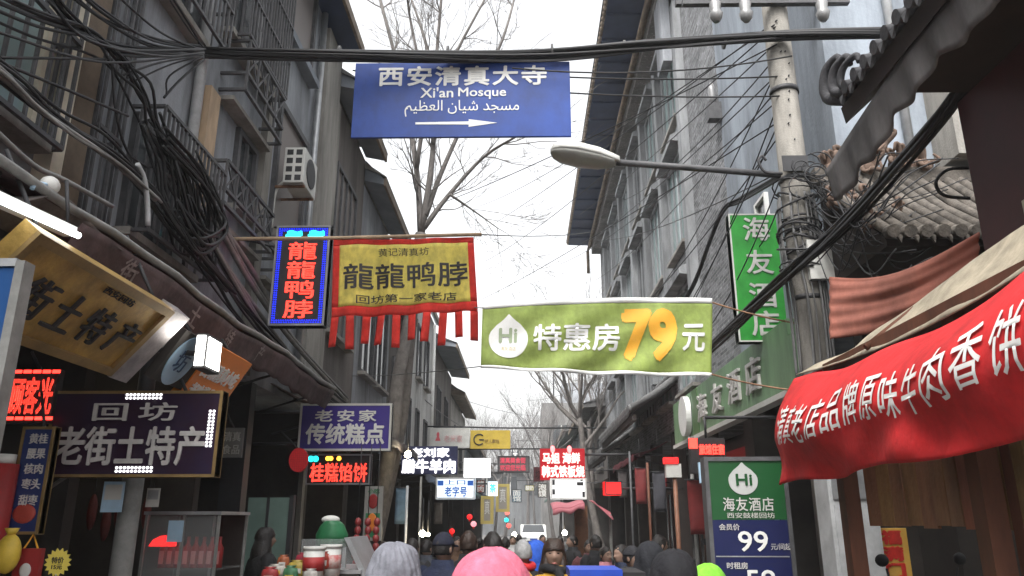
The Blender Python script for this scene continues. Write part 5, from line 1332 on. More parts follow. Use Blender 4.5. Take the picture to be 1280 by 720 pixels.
# ---------------- left shop
# partition lights / back shelves
def shelf(name, label, x, y0, y1, cols):
    t = thing(name, label, 'shelf', (x, (y0 + y1) / 2, .12))
    for y in (y0, y1): MB().box((x - .3, y - .02, .12), (x, y + .02, EYE + .45)).build('side', M['darkwood'], t)
    for k in range(4): MB().box((x - .3, y0 + .021, .5 + k * .42), (x, y1 - .021, .53 + k * .42)).build('shelf_board', M['darkwood'], t)
    return t
shelf('goods_shelf', 'dark goods shelf deep inside the left shop', -4.6, 3.4, 5.8, None)
RD = mat('red_package', (.28, .02, .02), .55, .3, 6); YL = mat('yellow_label', (.6, .42, .05), .5, .3, 8); GR = mat('green_package', (.03, .20, .08), .5, .3, 6); WH = M['offwhite']
random.seed(9)
for i in range(14):
    y = 3.55 + (i % 7) * .31; z = (.53, .95, 1.37, 1.79)[1 + i // 7]
    t = thing('gift_box', 'red gift box standing in a row on the dark shop shelf', 'box', (-4.75, y, z), 'gift boxes on the shelf')
    MB().box((-4.85, y - .11, z + .001), (-4.65, y + .11, z + .28)).build('carton', RD, t); MB().box((-4.648, y - .07, z + .08), (-4.644, y + .07, z + .2)).build('label', YL, t)
# red jar stack at the far left
p = at(-2, 615, 4.9); t = thing('red_bag_roll', 'tall red wrapped roll at the far left edge behind the blue panel', 'package', (p.x, p.y, 1.2))
MB().tube([(p.x, p.y, EYE - .62), (p.x, p.y, at(6, 580, 4.9).z)], .09, 14).build('wrap', RD, t); MB().tube([(p.x, p.y, at(6, 580, 4.9).z + .001), (p.x, p.y, at(6, 568, 4.9).z)], .065, 12).build('cap', WH, t)
MB().box((p.x - .3, p.y - .2, .12), (p.x + .4, p.y + .3, EYE - .621)).build('plinth', M['darkwood'], t)
# near blue panel with a grey frame
s = Sign.facing('banner_stand', 'plain blue banner stand with a grey edge cropped by the left picture edge', 'banner stand', (-118, 336, -22, 900), 2.55, .03)
s.panel(mat('banner_blue', (.008, .06, .20), .45, .15, 2))
MB().box((s.w / 2 - .02, -.03, 0), (s.w / 2 + .012, .03, s.h + .02)).build('edge_rail', M['conduit'], s.root, True); MB().box((-s.w / 2, -.025, s.h + .001), (s.w / 2 - .021, .025, s.h + .03)).build('top_rail', M['metal'], s.root, True)
MB().tube([(0, .05, s.h - .02), (0, .3, -s.root.location.z + .125)], .015, 6).build('leg', M['metal'], s.root, True); MB().box((-s.w / 2, -.12, -s.root.location.z + .122), (s.w / 2, .32, -s.root.location.z + .16)).build('foot', M['metal'], s.root, True)
MB().box((s.w / 2 - .02, -.02, -s.root.location.z + .161), (s.w / 2 + .01, .02, -.001)).build('leg', M['metal'], s.root, True)
# starburst price tag and hanging packages
p = at(72, 703, 4.6); n = 16; t = thing('price_star', 'yellow starburst price tag in the lower left corner', 'price tag', p)
MB().prism([(p.x + (.078 if k % 2 else .06) * math.cos(math.pi * k / n), p.y, p.z + (.078 if k % 2 else .06) * math.sin(math.pi * k / n)) for k in range(2 * n)], (0, .006, 0)).build('star', mat('star_yellow', (.72, .58, .10), .6, .1), t)
mb = letter_mb('特价', .07, .035, .01, ext=.002)
for v in mb.v: v += p + Vector((0, -.001, .012))
mb.build('lettering', M['lett_black'], t)
mb = letter_mb('15元', .06, .026, .01, ext=.002)
for v in mb.v: v += p + Vector((0, -.001, -.025))
mb.build('lettering', M['lett_black'], t)
MB().tube([p + Vector((0, .004, -.05)), (p.x, p.y + .004, 1.0)], .004, 5).build('stick', WH, t)
p = at(38, 690, 4.7); t = thing('red_packet', 'red festive packet hanging on an orange cord below the menu sign', 'packet', p)
MB().box(p + Vector((-.075, -.02, -.17)), p + Vector((.075, .02, .02))).build('pouch', RD, t); MB().tube([p + Vector((-.04, 0, .02)), at(42, 668, 4.8), p + Vector((.04, 0, .02))], .006, 5).build('cord', M['orange_print'], t)
MB().ell(p + Vector((0, -.022, -.1)), .035, .004, .04, 12, 8).build('label', WH, t)
p = at(10, 692, 4.6); t = thing('yellow_bag', 'yellow snack bag at the bottom left corner', 'bag', p); MB().ell(p, .07, .05, .11, 14, 10).build('pouch', YL, t); MB().tube([p + Vector((0, 0, .10)), p + Vector((0, 0, .14))], .02, 8, r1=.04).build('neck', YL, t)
o = thing('goods_counter', 'dark shop counter along the left shop front', 'counter', (-3.2, 4.6, .12)); MB().box((-3.9, 3.4, .12), (-2.75, 5.0, 1.0)).build('body', M['darkwood'], o); MB().box((-3.95, 3.35, 1.001), (-2.7, 5.05, 1.04)).build('top', M['wood2'], o)
# hanging poster packets
for px, py, w, h, Y, lab in ((141, 621, 26, 36, 5.6, 'pale blue and white leaflet hanging under the purple sign'), (191, 622, 16, 22, 5.9, 'small white card hanging beside the grey pole')):
    p = at(px, py, Y); t = thing('hanging_leaflet', lab, 'leaflet', p); W_, H_ = w / 960 * Y, h / 960 * Y
    MB().box(p + Vector((-W_ / 2, 0, -H_ / 2)), p + Vector((W_ / 2, .004, H_ / 2))).build('sheet', M['pale_blue'] if px < 150 else WH, t)
    MB().box(p + Vector((-W_ * .4, -.003, -H_ * .1)), p + Vector((W_ * .4, -.001, H_ * .4))).build('print', WH if px < 150 else M['metal'], t)
    MB().tube([p + Vector((0, 0, H_ / 2)), p + Vector((0, 0, H_ / 2 + .3))], .003, 5).build('string', M['cable'], t)
t = thing('steel_post', 'round grey steel post standing in front of the left shop', 'post', (-2.86, 5.75, .12)); MB().tube([(-2.86, 5.75, .125), (-2.86, 5.75, EYE + .42)], .075, 16).build('shaft', M['conduit'], t); MB().tube([(-2.86, 5.75, .12), (-2.86, 5.75, .15)], .13, 16).build('base_plate', M['darkmetal'], t); MB().tube([(-2.86, 5.75, EYE + .421), (-2.86, 5.75, EYE + 1.6)], .06, 12).build('upper_shaft', M['darkmetal'], t)
# glass display cabinet with red bottles
q0, q1 = at(183, 636, 6.3), at(276, 640, 6.3); zt = q1.z; xa, xb = q0.x, q1.x; ya, yb = 6.3, 6.95
t = thing('glass_cabinet', 'glass display cabinet full of red packages under the purple sign', 'display cabinet', ((xa + xb) / 2, 6.6, .12))
MB().box((xa, ya, .12), (xb, yb, 1.0)).build('base', M['darkwood'], t)
for x in (xa, xa + (xb - xa) * .5, xb - .02):
    for y in (ya, yb - .02): MB().box((x, y, 1.001), (x + .02, y + .02, zt - .021)).build('post', M['conduit'], t)
MB().box((xa + .022, yb - .012, 1.001), (xb - .022, yb - .002, zt - .022)).build('back_panel', M['darkwood'], t)
MB().box((xa - .01, ya - .01, zt - .02), (xb + .01, yb + .01, zt + .005)).build('lid', M['metal'], t)
MB().box((xa + .022, ya + .006, 1.001), (xb - .022, ya + .010, zt - .022)).build('front_pane', M['clear'], t)
MB().box((xa + .02, ya + .1, 1.32), (xb - .02, yb - .03, 1.33)).build('shelf_board', M['clear'], t)
random.seed(4)
for i in range(8):
    x = xa + .07 + i * (xb - xa - .12) / 7.4
    b = thing('red_bottle', 'red bottle in the row inside the glass cabinet', 'bottle', (x, ya + .25, 1.331), 'red bottles in the cabinet')
    MB().tube([(x, ya + .25, 1.331), (x, ya + .25, 1.48), (x, ya + .25, 1.52), (x, ya + .25, 1.57)], [.034, .034, .014, .014], 12).build('glass_body', RD, b); MB().box((x - .018, ya + .21, 1.36), (x + .018, ya + .214, 1.46)).build('label', mat('pink_label%d' % i, (.5, .2, .2), .5, .2), b)
for i in range(4):
    x = xa + .12 + i * .16; b = MB().box((x - .07, ya + .2, 1.002), (x + .07, ya + .4, 1.22)).build('gift_box', (GR, RD, RD, GR)[i]); tag(b, ('green carton at the left end of the cabinet floor', 'red carton second from left on the cabinet floor', 'red carton third from left on the cabinet floor', 'green carton at the right end of the cabinet floor')[i], 'box')
p = at(219, 664, 6.25); o = MB().box(p + Vector((-.06, 0, -.08)), p + Vector((.06, .004, .08))); tag(o.build('notice_card', M['pale_blue']), 'small pale blue notice card stuck on the glass cabinet', 'card')
p = at(200, 678, 6.35); o = MB().prism([p + Vector((-.09, 0, -.03)), p + Vector((.12, 0, -.03)), p + Vector((.12, 0, .06)), p + Vector((0, 0, .05)), p + Vector((-.06, 0, .02))], (0, .03, 0)); tag(o.build('red_lamp', LRbox), 'small glowing red lamp inside the glass cabinet', 'lamp')
# pale green door leaf further
t = thing('green_door', 'pale green glazed shop door standing open on the left', 'door', (XL + .12, 9.3, .12)); q = [at(311, 622, 9.0), at(362, 628, 9.0)]
MB().box((q[0].x, 9.0, .125), (q[1].x, 9.05, q[0].z)).build('leaf', mat('door_green', (.16, .24, .21), .35, .2, 3), t); MB().box(((q[0].x + q[1].x) / 2 - .02, 8.985, .125), ((q[0].x + q[1].x) / 2 + .01, 8.999, q[0].z)).build('stile', M['darkmetal'], t); MB().box((q[1].x + .001, 8.98, .125), (q[1].x + .05, 9.07, q[0].z + .03)).build('jamb', M['darkmetal'], t)
# poster stand with a red figure pattern
s = Sign.facing('menu_poster', 'tall menu poster with red and green food pictures on a pale ground', 'poster', (455, 608, 478, 676), 11.2, .04)
s.panel(mat('poster_grey', (.32, .31, .29), .6, .2)); 
mb = MB(); x, z = s.loc(466, 627); mb.ell((x, -.025, z), .07, .006, .10, 12, 8); mb.build('red_picture', RD, s.root, True)
mb = MB(); x, z = s.loc(466, 653); mb.box((-s.w / 2 + .03, -.026, z - .2), (s.w / 2 - .03, -.0205, z + .12)); mb.build('green_picture', GR, s.root, True)
mb = MB(); mb.ell((x, -.03, z), .07, .006, .12, 12, 8); mb.build('orange_picture', M['orange_panel'], s.root, True)
s.text('小吃', (459, 611, 474, 617), GR, .02); MB().box((-s.w / 2, .03, -s.root.location.z + .125), (s.w / 2, .06, s.h)).build('back_post', M['darkmetal'], s.root, True)
# snack cart: glass hood, green umbrella-like parcel, white tubs
t = thing('snack_cart', 'snack cart with a tilted glass hood left of the grey beanie', 'cart', (-1.75, 6.6, .12))
c0, c1 = at(372, 690, 6.6), at(452, 690, 6.6)
MB().box((c0.x, 6.5, .35), (c1.x, 7.3, c0.z - .16)).build('body', mat('cart_body', (.16, .15, .14), .5, .3), t); MB().box((c0.x - .03, 6.46, c0.z - .159), (c1.x + .03, 7.34, c0.z - .13)).build('counter_top', M['metal'], t)
g0, g1 = at(430, 672, 6.5), at(452, 712, 6.5)
MB().prism([g0, g0 + Vector((.05, 0, .0)), g1 + Vector((.05, 0, -.05)), g1 + Vector((0, 0, -.05))], (0, .7, 0)).build('hood_rail', M['metal'], t)
MB().prism([g0 + Vector((-.35, .02, -.01)), g0 + Vector((0, .02, -.01)), g1 + Vector((0, .02, 0)), g1 + Vector((-.5, .02, 0))], (0, .008, 0)).build('hood_pane', M['clear'], t)
for x in (c0.x + .05, c1.x - .05):
    for y in (6.6, 7.2): MB().tube([(x - .03, y, .31), (x + .03, y, .31)], .185, 16).build('wheel', M['cable'], t)
p = at(415, 668, 6.8); t = thing('green_parcel', 'green plastic parcel with a white top on the snack cart frame', 'parcel', p)
MB().loft([[p + Vector((.11 * k * math.cos(a), .10 * math.sin(a), z)) for a in [i * .524 for i in range(12)]] for k, z in ((1.2, -.1), (1.25, 0), (.9, .08), (.5, .11))]).build('wrap', mat('bright_green', (.018, .13, .05), .45, .3, 8), t); MB().ell(p + Vector((-.02, 0, .12)), .08, .06, .035, 12, 8).build('white_top', WH, t)
MB().box(p + Vector((-.13, -.02, -.35)), p + Vector((-.1, .02, -.101))).build('stand_leg', M['metal'], t); MB().box(p + Vector((.1, -.02, -.35)), p + Vector((.13, .02, -.101))).build('stand_leg', M['metal'], t)
tub_print = mat('tub_print', (.34, .05, .05), .6, .5, 22, var2=(.5, .48, .44))
for i, (px, py) in enumerate(((392, 703), (413, 700))):
    p = at(px, py, 6.15 + .2 * i); z = p.z; t = thing('white_tub', ('plain white tub with a red stripe at the left of the cart', 'white tub with red print at the right of its twin')[i], 'tub', p)
    MB().tube([(p.x, p.y, z - .14), (p.x, p.y, z + .09)], .075, 18, r1=.08).build('tub', WH, t); MB().tube([(p.x, p.y, z + .091), (p.x, p.y, z + .115)], .085, 18).build('lid', WH, t); MB().tube([(p.x, p.y, z - .06), (p.x, p.y, z + .04)], .0815, 18).build('red_band', RD if i == 0 else tub_print, t)
t = thing('goods_table', 'low goods table carrying the white tubs', 'table', (-1.8, 6.0, .12)); p = at(392, 703, 6.15); MB().box((p.x - .35, 5.9, p.z - .19), (p.x + .4, 6.44, p.z - .142)).build('top', M['wood2'], t)
for x in (p.x - .3, p.x + .35):
    for y in (5.95, 6.38): MB().box((x - .02, y - .02, .125), (x + .02, y + .02, p.z - .191)).build('leg', M['darkmetal'], t)
tub_print = mat('tub_print', (.34, .05, .05), .6, .5, 22, var2=(.5, .48, .44))
pk = [(.30, .03, .03), (.48, .45, .40), (.34, .10, .04), (.05, .16, .08), (.40, .30, .06), (.28, .03, .05), (.45, .43, .40), (.10, .06, .04), (.36, .05, .03)]
pn = ('red', 'cream', 'rust brown', 'dark green', 'mustard', 'crimson', 'pale grey', 'dark brown', 'brick red')
random.seed(12)
for i in range(9):
    p = at(338 + i * 8.5, 712 - 9 * (i % 3), 6.05 + .12 * (i % 3)); w_, h_ = random.uniform(.05, .09), random.uniform(.08, .14)
    rg = [[Vector((p.x + w_ * k * math.cos(a), p.y + .035 * math.sin(a), p.z - .1 + z)) for a in [q * math.pi / 6 for q in range(12)]] for z, k in ((0, .7), (.02, 1), (h_ * .6, .95), (h_ * .85, .8), (h_ * .9, .4), (h_, .75))]
    t = thing('snack_packet', pn[i] + ' snack packet in the heap left of the white tubs', 'packet', (p.x, p.y, p.z - .1), 'snack packets heaped by the tubs')
    MB().loft(rg).build('pouch', mat('packet_%d' % i, pk[i], .45, .4, 20), t); MB().box((p.x - w_ * .5, p.y - .040, p.z - .1 + h_ * .2), (p.x + w_ * .5, p.y - .036, p.z - .1 + h_ * .5)).build('label', YL if i % 2 else WH, t)
tb = thing('packet_tray', 'dark tray under the heap of snack packets', 'tray', at(370, 720, 6.15)); q = at(332, 716, 6.15); r_ = at(410, 716, 6.15); MB().box((q.x - .05, 5.92, q.z - .14), (r_.x, 6.4, q.z - .105)).build('base', M['darkwood'], tb); MB().box((q.x - .05, 5.90, q.z - .14), (r_.x, 5.919, q.z - .08)).build('rim', M['wood2'], tb)
# small lamps and red goods deep in the left shop
for i, (px, py, Y) in enumerate(((57, 481, 6.4), (70, 484, 6.6), (80, 479, 7.0))):
    p = at(px, py, Y); t = thing('light_bulb', ('first small lit bulb above the red scrolling board', 'second small lit bulb beside the purple sign corner', 'faint third bulb behind the purple sign corner')[i], 'bulb', p); MB().ell(p, .022, .022, .022, 8, 6).build('glass_bulb', LBULB, t); MB().tube([p + Vector((0, 0, .02)), p + Vector((0, 0, .5))], .005, 5).build('cord', M['cable'], t)
for i in range(5):
    p = at(115 + i * 17, 640 + (i % 2) * 14, 7.2 + .1 * i); t = thing('hanging_ham', 'dark red hanging parcel in the shadow behind the steel post', 'parcel', p, 'hanging parcels in the left shop'); MB().ell(p, .045, .035, .16, 10, 8).build('wrap', mat('dried_red_%d' % i, (.12, .018, .015), .6, .4, 12), t); MB().tube([p + Vector((0, 0, .13)), p + Vector((0, 0, .9))], .004, 5).build('cord', M['cable'], t)
# candied skewers and sausages in red
random.seed(6)
for i, px in enumerate((446, 459, 470)):
    p = at(px, 668, 8.2); t = thing('hanging_sausage', ('left', 'middle', 'right')[i] + ' one of three dark red strings of goods hanging before the menu poster', 'goods', p, 'red strings before the poster'); mb = MB()
    for k in range(6): mb.ell(p + Vector((random.uniform(-.01, .01), 0, .12 - k * .08)), .035, .03, .045, 8, 6)
    mb.build('string_of_goods', mat('sausage%d' % i, (.22, .03, .03), .4, .3, 8), t); MB().tube([p + Vector((0, 0, .15)), p + Vector((0, 0, .9))], .005, 5).build('cord', M['cable'], t)
# bulbs
for i, (px, py, Y, r) in enumerate(((510, 568, 14, .06), (528, 667, 13, .05), (535, 668, 13, .03), (706, 666, 20, .06), (643, 668, 30, .08))):
    p = at(px, py, Y); t = thing('light_bulb', ('bare lit bulb under the black awning edge', 'lit bulb at head height behind the grey beanie', 'smaller lit bulb right beside the head height bulb', 'lit bulb under the pink awning', 'faint far lit bulb near the white van')[i], 'bulb', p)
    MB().ell(p, r, r, r, 10, 8).build('glass_bulb', LBULB, t); MB().tube([p + Vector((0, 0, r)), p + Vector((0, 0, r + .5))], .01, 5).build('cord', M['cable'], t)
# grey notice boards in the left shop
s = Sign.facing('shop_notice', 'grey shop notice board with faint characters behind the purple sign', 'notice board', (277, 535, 304, 572), 8.3, .04); s.panel(mat('notice_grey', (.12, .12, .125), .5, .2)); s.text('清真', (280, 540, 301, 552), M['metal'], .01); s.text('食品', (280, 556, 301, 568), M['metal'], .01); s.arm(s.root.location + Vector((0, 0, s.h)), s.root.location + Vector((-.3, 0, s.h + .5)), .012)
# blue topped cart in front of the crowd
t = thing('blue_cart', 'dark hand cart with a bright blue tarp edge in front of the crowd', 'cart', (.75, 5.2, 0)); a_, b_ = at(716, 713, 5.0), at(802, 712, 5.0)
MB().box((a_.x, 5.0, .4), (b_.x, 5.4, a_.z - .045)).build('body', M['darkwood'], t); MB().box((a_.x - .02, 4.97, a_.z - .044), (a_.x + .30, 5.43, a_.z + .005)).build('blue_cover', mat('blue_tarp', (.015, .06, .42), .5, .2, 5), t); MB().box((a_.x + .301, 4.98, a_.z - .044), (b_.x + .02, 5.43, a_.z - .01)).build('dark_cover', M['cable'], t)
for x in (a_.x + .06, b_.x - .06): MB().tube([(x, 5.25, .2), (x + .04, 5.25, .2)], .2, 18).build('wheel', M['cable'], t)
for x in (a_.x + .03, b_.x - .03): MB().box((x - .02, 5.05, .0), (x + .02, 5.09, .399)).build('leg', M['darkmetal'], t)
# white car far down the street
vx, vy = at(667, 668, 50).x, 50
t = thing('white_car', 'small white car facing the camera far down the street', 'car', (vx, vy, 0))
prof = [(0, .32), (0, .72), (.9, .92), (1.55, 1.40), (3.0, 1.42), (3.9, .95), (4.1, .85), (4.1, .32)]
MB().prism([(vx - .82, vy + y, z) for y, z in prof], (1.64, 0, 0)).build('body', M['white'], t, bevel=.05)
MB().prism([(vx - .70, vy + .95, .96), (vx + .70, vy + .95, .96), (vx + .60, vy + 1.50, 1.365), (vx - .60, vy + 1.50, 1.365)], (0, -.03, .04)).build('windscreen', M['glass_dark'], t)
for sx in (-.58, .58):
    MB().ell((vx + sx, vy - .01, .64), .15, .04, .08, 12, 8).build('headlight', M['metal'], t)
    for y in (.8, 3.3): MB().tube([(vx + sx * 1.40 - .09, vy + y, .31), (vx + sx * 1.40 + .09, vy + y, .31)], .31, 18).build('wheel', M['cable'], t)
MB().box((vx - .78, vy - .06, .33), (vx + .78, vy - .005, .48)).build('bumper', M['darkmetal'], t); MB().box((vx - .22, vy - .075, .50), (vx + .22, vy - .008, .60)).build('number_plate', mat('plate_blue', (.02, .06, .3), .5, .1), t)
# ---------------- shop fronts of the two rows
def shopfront(label, X, side, y0, y1, boardm, leafm, lit=None, goods=True):
    """glazed doors set back under the upper floor, a board over them and a goods table in front"""
    xb = X - side * 1.1; cx = X - side * .5
    t = thing('shopfront', label, 'shopfront', (cx, (y0 + y1) / 2, .12)); n = 4
    MB().box((xb - .05, y0, 2.55), (xb + .05, y1, 3.28)).build('name_board', boardm, t)
    for k in range(n):
        a, b = y0 + (y1 - y0) * k / n, y0 + (y1 - y0) * (k + 1) / n
        f = MB().box((xb - .03, a + .02, .125), (xb + .03, a + .08, 2.54)).box((xb - .03, b - .08, .125), (xb + .03, b - .02, 2.54)).box((xb - .03, a + .081, 2.44), (xb + .03, b - .081, 2.54)).box((xb - .03, a + .081, .125), (xb + .03, b - .081, .7)).build('door', leafm, t)
        MB().box((xb - .008, a + .081, .701), (xb + .008, b - .081, 2.439)).build('pane', M['glass_dark'], f)
    if lit:
        MB().box((xb + .052 * side, y0 + .5, 2.7), (xb + .07 * side, y1 - .5, 3.1)).build('lit_strip', lit, t)
    return t
wine = mat('door_wine', (.10, .02, .02), .5, .3, 4); teal = mat('door_teal', (.05, .09, .08), .5, .3, 4)
shopfront('glazed shop front with wine red doors under the brown house', XL, 1, 12.5, 14.8, M['maroon'], wine)
shopfront('glazed shop front with teal door frames under the slate roofed house', XL, 1, 15.4, 18.7, M['stand_navy'], teal)
shopfront('dark wood shop front below the white house', XL, 1, 22, 28.6, M['darkwood'], M['wood2'])
shopfront('wine red shop front under the tipped up eaves', XL, 1, 29.4, 35.6, M['maroon'], wine)
shopfront('shop front with grey frames under the green hotel board', XR, -1, 8.9, 11.3, M['darkwood'], M['barmetal'])
shopfront('wood framed shop front in the first bay of the brick house', XR, -1, 12.0, 14.5, M['maroon'], M['wood2'])
shopfront('red framed shop front in the second bay of the brick house', XR, -1, 14.95, 17.5, M['darkwood'], wine, ledmat('dim_shop_red', (.35, .01, .01), .12, 30))
shopfront('wood shop front in the third bay of the brick house', XR, -1, 17.95, 20.5, M['maroon'], M['wood2'])
shopfront('teal framed shop front in the fourth bay of the brick house', XR, -1, 20.95, 23.5, M['darkwood'], teal)
shopfront('wine red shop front in the last bays of the brick house', XR, -1, 23.95, 26.5, M['maroon'], wine, ledmat('dim_shop_red2', (.4, .02, .02), .2, 30))
# hanging dark pennants and poles in the arcades
for i, (px, py0, py1, Y, c, lab) in enumerate(((870, 600, 668, 9.6, (.16, .02, .02), 'dark red pennant hanging in the right arcade near the price board'), (823, 590, 640, 14, (.05, .05, .06), 'grey pennant hanging behind the pole sign'), (800, 585, 630, 16, (.18, .03, .03), 'wine red pennant under the tiled shop eaves'), (503, 610, 655, 13.5, (.10, .16, .22), 'blue grey pennant under the black awning'), (548, 628, 655, 21, (.14, .12, .10), 'brown pennant under the slate awning'), (778, 590, 622, 20, (.10, .09, .09), 'dark cloth strip hanging beside the small red light box'))):
    a_, b_ = at(px, py0, Y), at(px, py1, Y); w_ = .22
    t = thing('pennant', lab, 'pennant', b_)
    MB().grid(lambda u, v: Vector((a_.x - w_ / 2 + w_ * u, Y + .02 * math.sin(v * 5 + u * 3), a_.z + (b_.z - a_.z) * v)), 4, 8, .003).build('cloth', mat('pennant_cloth_%d' % i, c, .85, .3, 8), t)
    MB().tube([(a_.x - w_ / 2 - .03, Y, a_.z + .005), (a_.x + w_ / 2 + .03, Y, a_.z + .005)], .01, 6).build('rod', M['darkmetal'], t); MB().tube([(a_.x, Y, a_.z), (a_.x, Y, 3.3)], .004, 5).build('cord', M['cable'], t)
for i, (px, Y, lab) in enumerate(((525, 15.2, 'pale thin awning post by the beef shop'), (508, 13.2, 'white awning post near the lit bulbs'), (790, 15.5, 'grey thin post at the edge of the right arcade'), (812, 12.9, 'brown thin post left of the pole sign'), (868, 9.8, 'grey sign post behind the price board'))):
    p = at(px, 640, Y); t = thing('awning_post', lab, 'post', (p.x, Y, .12)); MB().tube([(p.x, Y, .125), (p.x, Y, (2.5, 2.25, 3.0, 2.6, 2.7)[i])], .022, 8).build('shaft', (M['conduit'], M['galv'], M['barmetal'], M['wood2'], M['conduit'])[i], t); MB().box((p.x - .09, Y - .09, .12), (p.x + .09, Y + .09, .145)).build('base_plate', M['darkmetal'], t)

# more signs and clutter far down the street
for i, (bx, Y, c, txt, lab) in enumerate((((640, 560, 648, 590), 44, (.10, .11, .13), '米皮', 'thin dark far sign just right of the dim pink LED board'), ((596, 600, 606, 616), 38, (.45, .08, .06), '烤肉', 'small red far sign left of the yellow lantern boards'), ((656, 606, 668, 614), 42, (.40, .36, .10), '酸奶', 'small yellow far sign above the white car'), ((640, 612, 652, 628), 36, (.12, .22, .30), '面馆', 'grey blue far sign right of the yellow lantern boards'), ((672, 604, 684, 622), 33, (.20, .18, .16), '泡馍', 'dull grey far sign left of the white light box'), ((560, 600, 572, 612), 0, None, '', ''))):
    if not c: continue
    s = Sign.facing('far_sign', lab, 'shop sign', bx, Y, .15); s.panel(mat('far_sign_%d' % i, c, .6, .2)); s.frame(M['darkmetal'], .03)
    ch = txt[0] + '\n' + txt[1] if bx[3] - bx[1] > bx[2] - bx[0] else txt
    s.text(txt[0], (bx[0] + 1, bx[1] + 1, (bx[0] + bx[2]) / 2 if ch == txt else bx[2] - 1, bx[3] - 1 if ch == txt else (bx[1] + bx[3]) / 2), M['lett_white']); s.text(txt[1], ((bx[0] + bx[2]) / 2 if ch == txt else bx[0] + 1, bx[1] + 1 if ch == txt else (bx[1] + bx[3]) / 2, bx[2] - 1, bx[3] - 1), M['lett_white'])
    sx = -1 if (bx[0] < 640) else 1; s.arm(s.root.location + Vector((0, 0, s.h)), s.root.location + Vector((0, 0, s.h + .4)), .012); s.arm(s.root.location + Vector((0, 0, s.h + .4)), (XL if sx < 0 else XR, Y, s.root.location.z + s.h + .4), .012)
random.seed(77)
for i, (x, Y, h, ln, lab) in enumerate(((1.6, 40, 4.6, -.5, 'thin bare street tree before the beige block'), (2.3, 52, 5.4, .2, 'bare tree far right near the far tiled house'), (-1.9, 50, 4.2, .3, 'small bare tree at the far left kerb'), (.9, 62, 5.0, -.2, 'bare tree in the far middle of the street end'))):
    simple_tree('bare_tree', lab, (x, Y, 0), h, .10, 4, ln, M['bark_far'], None, 2.2)
# ================================================================== PEOPLE
def ell_ring(c, rx, ry, n=20, p=2.4):
    out = []
    for i in range(n):
        a = 2 * math.pi * i / n; ca, sa = math.cos(a), math.sin(a)
        out.append(Vector(c) + Vector((rx * math.copysign(abs(ca) ** (2 / p), ca), ry * math.copysign(abs(sa) ** (2 / p), sa), 0)))
    return out
HC = Vector((0, .0, 1.585))
def head_fn(p):
    """face towards -y: jaw taper, nose, brow, eye sockets"""
    x, y, z = p; 
    if z < 0: x *= 1 + z * 2.4; y = y * (1 + z * 1.0) - .012 * (-z / .12)
    f = max(0, -y / .098)
    nose = math.exp(-((x / .016) ** 2)) * math.exp(-((z + .018) / .026) ** 2) * f; y -= .026 * nose
    for sx in (-1, 1): y += .010 * math.exp(-(((x - sx * .032) / .018) ** 2)) * math.exp(-((z - .012) / .014) ** 2) * f
    y -= .006 * math.exp(-((z - .035) / .012) ** 2) * f + .006 * math.exp(-((x / .024) ** 2)) * math.exp(-((z + .062) / .010) ** 2) * f + .008 * math.exp(-((x / .025) ** 2)) * math.exp(-((z + .1) / .02) ** 2) * f
    return Vector((x, y, z))
